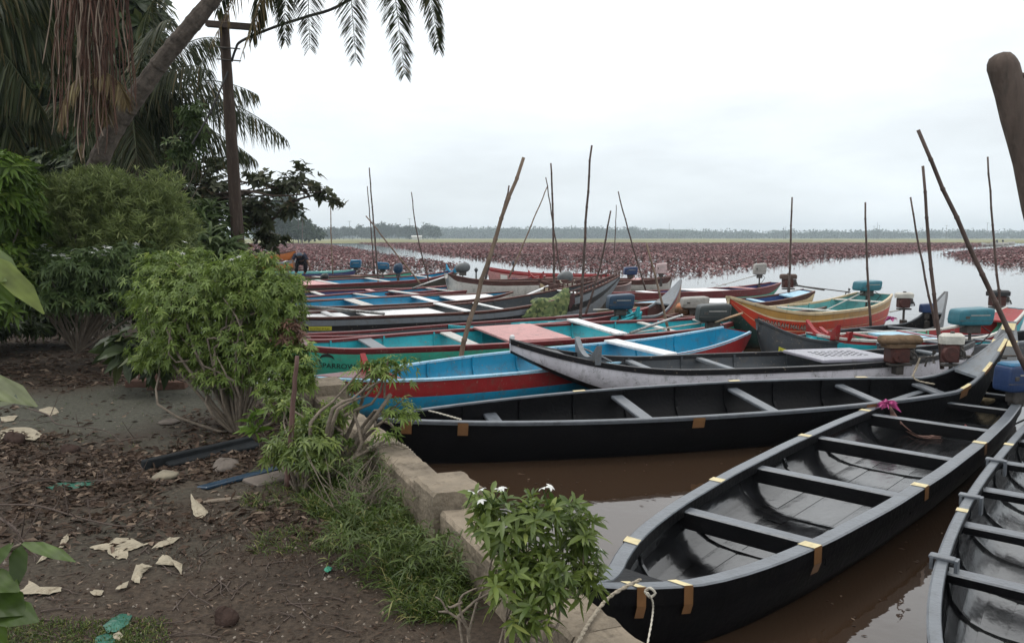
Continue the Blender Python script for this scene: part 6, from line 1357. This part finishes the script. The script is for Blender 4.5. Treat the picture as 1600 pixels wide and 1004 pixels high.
# stray pads and reed stubs near the channel edges
P = np.array([[at(R.uniform(640, 1500), R.uniform(396, 436), 0).x, 0, 0] for _ in range(1)]); pads = []
for (x0, y0, x1, y1, n) in ((520, 384, 700, 404, 60), (700, 402, 1060, 434, 110), (1060, 433, 1300, 410, 70), (1480, 404, 1600, 430, 60), (1100, 440, 1440, 470, 16), (560, 392, 720, 424, 90)):
    for _ in range(n):
        u_ = R.random(); q = at(x0 + (x1 - x0) * u_, y0 + (y1 - y0) * u_ + R.gauss(0, 2.2), 0); pads.append((q.x, q.y, .012))
pads = np.array(pads); a_ = NR.rand(len(pads)) * 6.3; V, Fq, rn = leaves(pads, np.stack([np.cos(a_), np.sin(a_), .1 * NR.rand(len(pads))], 1), np.tile([0, 0, 1.], (len(pads), 1)), .22, .2, .1, 0, 2)
st_ = pads[: len(pads) // 2] + NR.normal(size=(len(pads) // 2, 3)) * [1, .6, 0]; V2, F2, r2 = rhomb(st_ - [0, 0, .05], np.tile([0, 0, 1.], (len(st_), 1)) + .2 * NR.normal(size=(len(st_), 3)), np.tile([0, 1., 0], (len(st_), 1)), .32, .018)
V, Fq, rn = merge([(V, Fq, rn), (V2, F2, r2)])
tag(link('floating_pads', npmesh('floating_pads', V, Fq, LM['lily'], rn)), 'stray lily pads and reed stubs floating along the open channel', 'lily pads', kind='stuff')

sp0 = []
for (x0, y0, x1, y1, n) in ((880, 790, 1200, 700, 26), (760, 740, 960, 760, 10), (1250, 1000, 1470, 850, 22), (1400, 900, 1480, 820, 10), (1100, 790, 1350, 690, 10)):
    for _ in range(n):
        q = at(R.uniform(x0, x1), R.uniform(min(y0, y1), max(y0, y1)), 0); sp0.append((q.x, q.y, .003))
sp0 = np.array(sp0); a_ = NR.rand(len(sp0)) * 6.3; V, Fq, rn = leaves(sp0, np.stack([np.cos(a_), np.sin(a_), 0 * a_], 1), np.tile([0, 0, 1.], (len(sp0), 1)), .03 * (.4 + NR.rand(len(sp0))), .014, .2, 0, 2)
tag(link('floating_specks', npmesh('floating_specks', V, Fq, LM['dry'], rn)), 'small leaf bits floating on the muddy water', 'leaf bits', kind='stuff')

# ------------------------------------------------------------------ far trees, hills
def crown_mesh(nc, sq, w_, h_, kk=1.0):
    bl = [(Vector((R.uniform(-.5, .5) * w_ * .6, R.uniform(-.3, .3) * w_, h_ * R.uniform(.3, .78))), (w_ * R.uniform(.2, .36), w_ * R.uniform(.2, .36), h_ * R.uniform(.16, .30))) for _ in range(9)]
    P, u = blobs_pts(bl, nc, .35); V, Fq, rn = rhomb(P, unit(nc), unit(nc), sq, sq * .8); return npmesh('crown', V, Fq, LM['far'], rn)
def far_tree(me, x, y, w_, h_, label, grp, name='far_tree', zb=0):
    t = empty(name, (x, y, zb), R.uniform(0, 3) , label, 'tree', grp); o = link('crown', me, t); o.scale = (w_, w_, h_); 
    g = MB(); g.tube([(0, 0, -.5), (0, 0, h_ * .5)], [.022 * h_, .012 * h_], 6); g.build('trunk', bark_dark, t); return t
CM = [crown_mesh(1500, .10, 1, 1) for _ in range(4)]
# nearer dark group behind the almond tree (about 170 m away)
grpA = [(402, 60, 9, 11, 'broad dark tree just right of the utility pole far behind'), (425, 50, 8, 8.5, 'second dark tree of the near far group'), (447, 34, 7, 15, 'tallest dark casuarina like tree of the left group'), (436, 60, 8, 11, 'dark tree behind the tallest one'), (472, 30, 6, 6, 'low palm like tree between tallest tree and the rounded one'), (484, 36, 6, 6.4, 'rounded bushy tree ending the left group'), (460, 30, 6, 5, 'short dark shrubby tree under the tallest one')]
for i, (px, ww, w_, h_, lb) in enumerate(grpA):
    d = 280 + 12 * (i % 3); far_tree(CM[i % 4], (px - 800) / F * d, d, w_ * 1.7, h_ * 1.42, lb, 'dark trees at the left end of the field')
def palm_far(x, y, h_, lab=None):
    pass
k = 0; xs = [505, 522, 538, 552, 566, 580, 594, 609, 624, 640, 655, 668, 680, 515, 573, 647, 602]
hs_ = [6.5, 7.2, 8.0, 6.4, 8.2, 7.4, 9, 8.2, 8.8, 7.6, 6.8, 8.8, 7.4, 6, 6, 7, 9.5]
ORD = 'first second third fourth fifth sixth seventh eighth ninth tenth eleventh twelfth thirteenth fourteenth fifteenth sixteenth seventeenth'.split()
names_ = ['leftmost', 'second', 'third', 'fourth', 'fifth', 'sixth', 'seventh', 'eighth', 'ninth', 'tenth', 'eleventh', 'twelfth', 'rightmost']
for i, px in enumerate(xs):
    d = 740 + 35 * (i % 3); far_tree(CM[i % 4], (px - 800) / F * d, d, 14.5, hs_[i] * 1.72, 'blue green tree, %s from the left in the middle distance grove' % ORD[sorted(xs).index(px)], 'trees of the middle distance grove')
# small palms in the grove
pf = []
for a_ in range(11):
    an = a_ * 2 * PI / 11; D = np.array([math.cos(an), math.sin(an), .5]); c0 = np.zeros((1, 3)); V, Fq, rn = leaves(c0, D[None], np.array([[0, 0, 1.]]), 2.6, .5, .3, .5, 3); pf.append((V, Fq, rn))
V, Fq, rn = merge(pf); pfm = npmesh('crown', V, Fq, LM['far'], rn)
PALM_LABELS = ['tiny palm crown, leftmost of those over the middle grove', 'tiny palm crown second from left over the middle grove', 'tallest tiny palm crown over the middle grove', 'tiny palm crown over the right end of the middle grove', 'far palm crown just left of the mooring stake cluster at right', 'left palm of the close pair on the right horizon', 'right palm of the close pair on the right horizon', 'right of two far palms near the thin upright poles', 'left of two far palms near the thin upright poles', 'low palm beside the rounded tree of the left group', 'shorter palm left of the low palm in the left group']
for kk_, (px, d, h_) in enumerate(((548, 740, 16.5), (583, 740, 17), (641, 740, 19), (662, 740, 15.6), (1475, 900, 15), (1538, 900, 18), (1545, 900, 15), (1370, 950, 16), (1362, 950, 15), (474, 275, 10.5), (468, 280, 8.6))):
    t = empty('far_palm', ((px - 800) / F * d, d, 0), R.uniform(0, 3), PALM_LABELS[kk_], 'palm tree', 'far palms above the tree line'); o = link('crown', pfm, t, (0, 0, h_)); s_ = .9 if d < 600 else 1.1; o.scale = (s_,) * 3; g = MB(); g.tube([(0, 0, 0), (.3, 0, h_)], [.22 * s_, .15 * s_], 5); g.build('trunk', bark_dark, t)
# small house in the grove
hx, hy = (652 - 800) / F * 700, 700; hh_ = empty('far_house', (hx, hy, 0), 0, 'tiny white walled house with pale roof before the middle distance grove', 'house')
g = MB(); g.box((0, 0, 1.3), (8, 4, 2.6)); g.build('wall', PC['offwhite'], hh_); g = MB(); g.prism([(-2.6, 0), (2.6, 0), (0, 1.2)], -4.6, 4.6, 'x'); o = g.build('roof', PC['offwhite'], hh_); o.location = (0, 0, 2.6)
# far tree line as one mass
pr = []
for i in range(520):
    px = R.uniform(440, 1900) if i < 400 else R.uniform(690, 1000); d = R.uniform(1250, 1480); x = (px - 800) / F * d; h_ = R.uniform(9, 13.5) * (1.15 if px < 1000 else .95); nb = 130; c = NR.normal(size=(nb, 3)) * [7, 5, .30 * h_] + [x, d, h_ * .62]; c[:, 2] = np.clip(c[:, 2], .5, h_ * 1.25); pr.append(rhomb(c, unit(nb), unit(nb), 2.8, 2.6))
V, Fq, rn = merge(pr); tag(link('far_treeline', npmesh('far_treeline', V, Fq, LM['far'], rn)), 'hazy blue line of distant trees along the horizon', 'trees', kind='stuff')
g = MB(); r0_, r1_, r2_ = [], [], []
for i in range(80):
    px = 350 + i * 20; d = 1580; x = (px - 800) / F * d; h_ = 9 + 10 * math.exp(-((px - 830) / 170.) ** 2) + 7 * math.exp(-((px - 1060) / 60.) ** 2) + 1.2 * math.sin(px * .05) + 1.0 * math.sin(px * .13) + 3 * math.exp(-((px - 1280) / 120.) ** 2)
    r0_.append((x, d - 60, .05)); r1_.append((x, d, h_)); r2_.append((x, d + 120, .05))
g.loft([r0_, r1_, r2_]); tag(g.build('hills', mat('hill_forest', (.035, .055, .03), .95, .4, .02, 0), smooth=True), kind='structure')
for px, d, h_ in ((1044, 900, 14), (1367, 900, 15), (1222, 900, 11.5), (1225, 900, 12)):
    g = MB(); g.tube([(0, 0, 0), (0, 0, h_ * 1.25)], [.35, .12], 4); o = g.build('far_mast', metal, None); o.location = ((px - 800) / F * d, d, 0); tag(o, 'tiny thin mast on the horizon, %s' % {1044: 'leftmost', 1367: 'farthest right', 1222: 'left of the close pair', 1225: 'right of the close pair'}[px], 'mast', 'masts on the horizon')
# distant boats on the channel
def small_boat(px, py, sc_, lb, people=1):
    p = at(px, py, 0); t = empty('distant_boat', p, .15, lb, 'boat', 'small boats far up the channel'); g = MB(); rr = []
    for i in range(9):
        u_ = i / 8; w_ = .65 * (1 - abs(2 * u_ - 1) ** 2.4) + .03; z_ = .5 + .4 * abs(2 * u_ - 1) ** 3; x_ = (u_ - .5) * 7 * sc_; rr.append([(x_, -w_, z_), (x_, -w_ * .8, .1), (x_, 0, -.1), (x_, w_ * .8, .1), (x_, w_, z_), (x_, w_ * .85, z_ - .02), (x_, 0, .2), (x_, -w_ * .85, z_ - .02)])
    g.loft(rr, close=True); g.f += [tuple(range(8)), tuple(64 + i for i in reversed(range(8)))]; g.m += [0, 0]; g.build('hull', PC['offwhite'], t, smooth=False)
    for k in range(people):
        q = empty('person', p + Vector(((k - .5) * 1.6, 0, .3)), 0, 'tiny distant figure riding in the far boat, %s' % ('left one' if k == 0 else 'right one'), 'person')
        skin_body('body', [(0, 0, .45), (0, 0, .8), (0, 0, 1.05), (0, 0, 1.25), (-.2, 0, .95), (-.3, 0, .6), (.2, 0, .95), (.3, 0, .6), (-.12, -.2, .4), (-.14, -.3, .05), (.12, -.2, .4), (.14, -.3, .05)], [(0, 1), (1, 2), (2, 3), (1, 4), (4, 5), (1, 6), (6, 7), (0, 8), (8, 9), (0, 10), (10, 11)], [.15, .17, .06, .11, .06, .04, .06, .04, .09, .06, .09, .06], shirt, q, 1)
small_boat(1551, 383.5, .9, 'pale small boat far up the channel, left of the group', 0); small_boat(1562, 382.6, .8, 'small boat with two figures far up the channel', 2); small_boat(1569, 381.5, 1, 'small boat farthest up the channel', 0)

# ------------------------------------------------------------------ haze
hz = MB(); hz.box((250, 870, 14.4), (2700, 1810, 31.0))
hm = bpy.data.materials.new('haze'); hm.use_nodes = True; t_ = hm.node_tree; t_.nodes.remove(t_.nodes['Principled BSDF']); vp = t_.nodes.new('ShaderNodeVolumePrincipled'); vp.inputs['Color'].default_value = (.80, .92, 1.0, 1); vp.inputs['Density'].default_value = .00042; vp.inputs['Anisotropy'].default_value = .2
t_.links.new(vp.outputs[0], t_.nodes['Material Output'].inputs['Volume'])
tag(hz.build('haze', hm), kind='stuff')
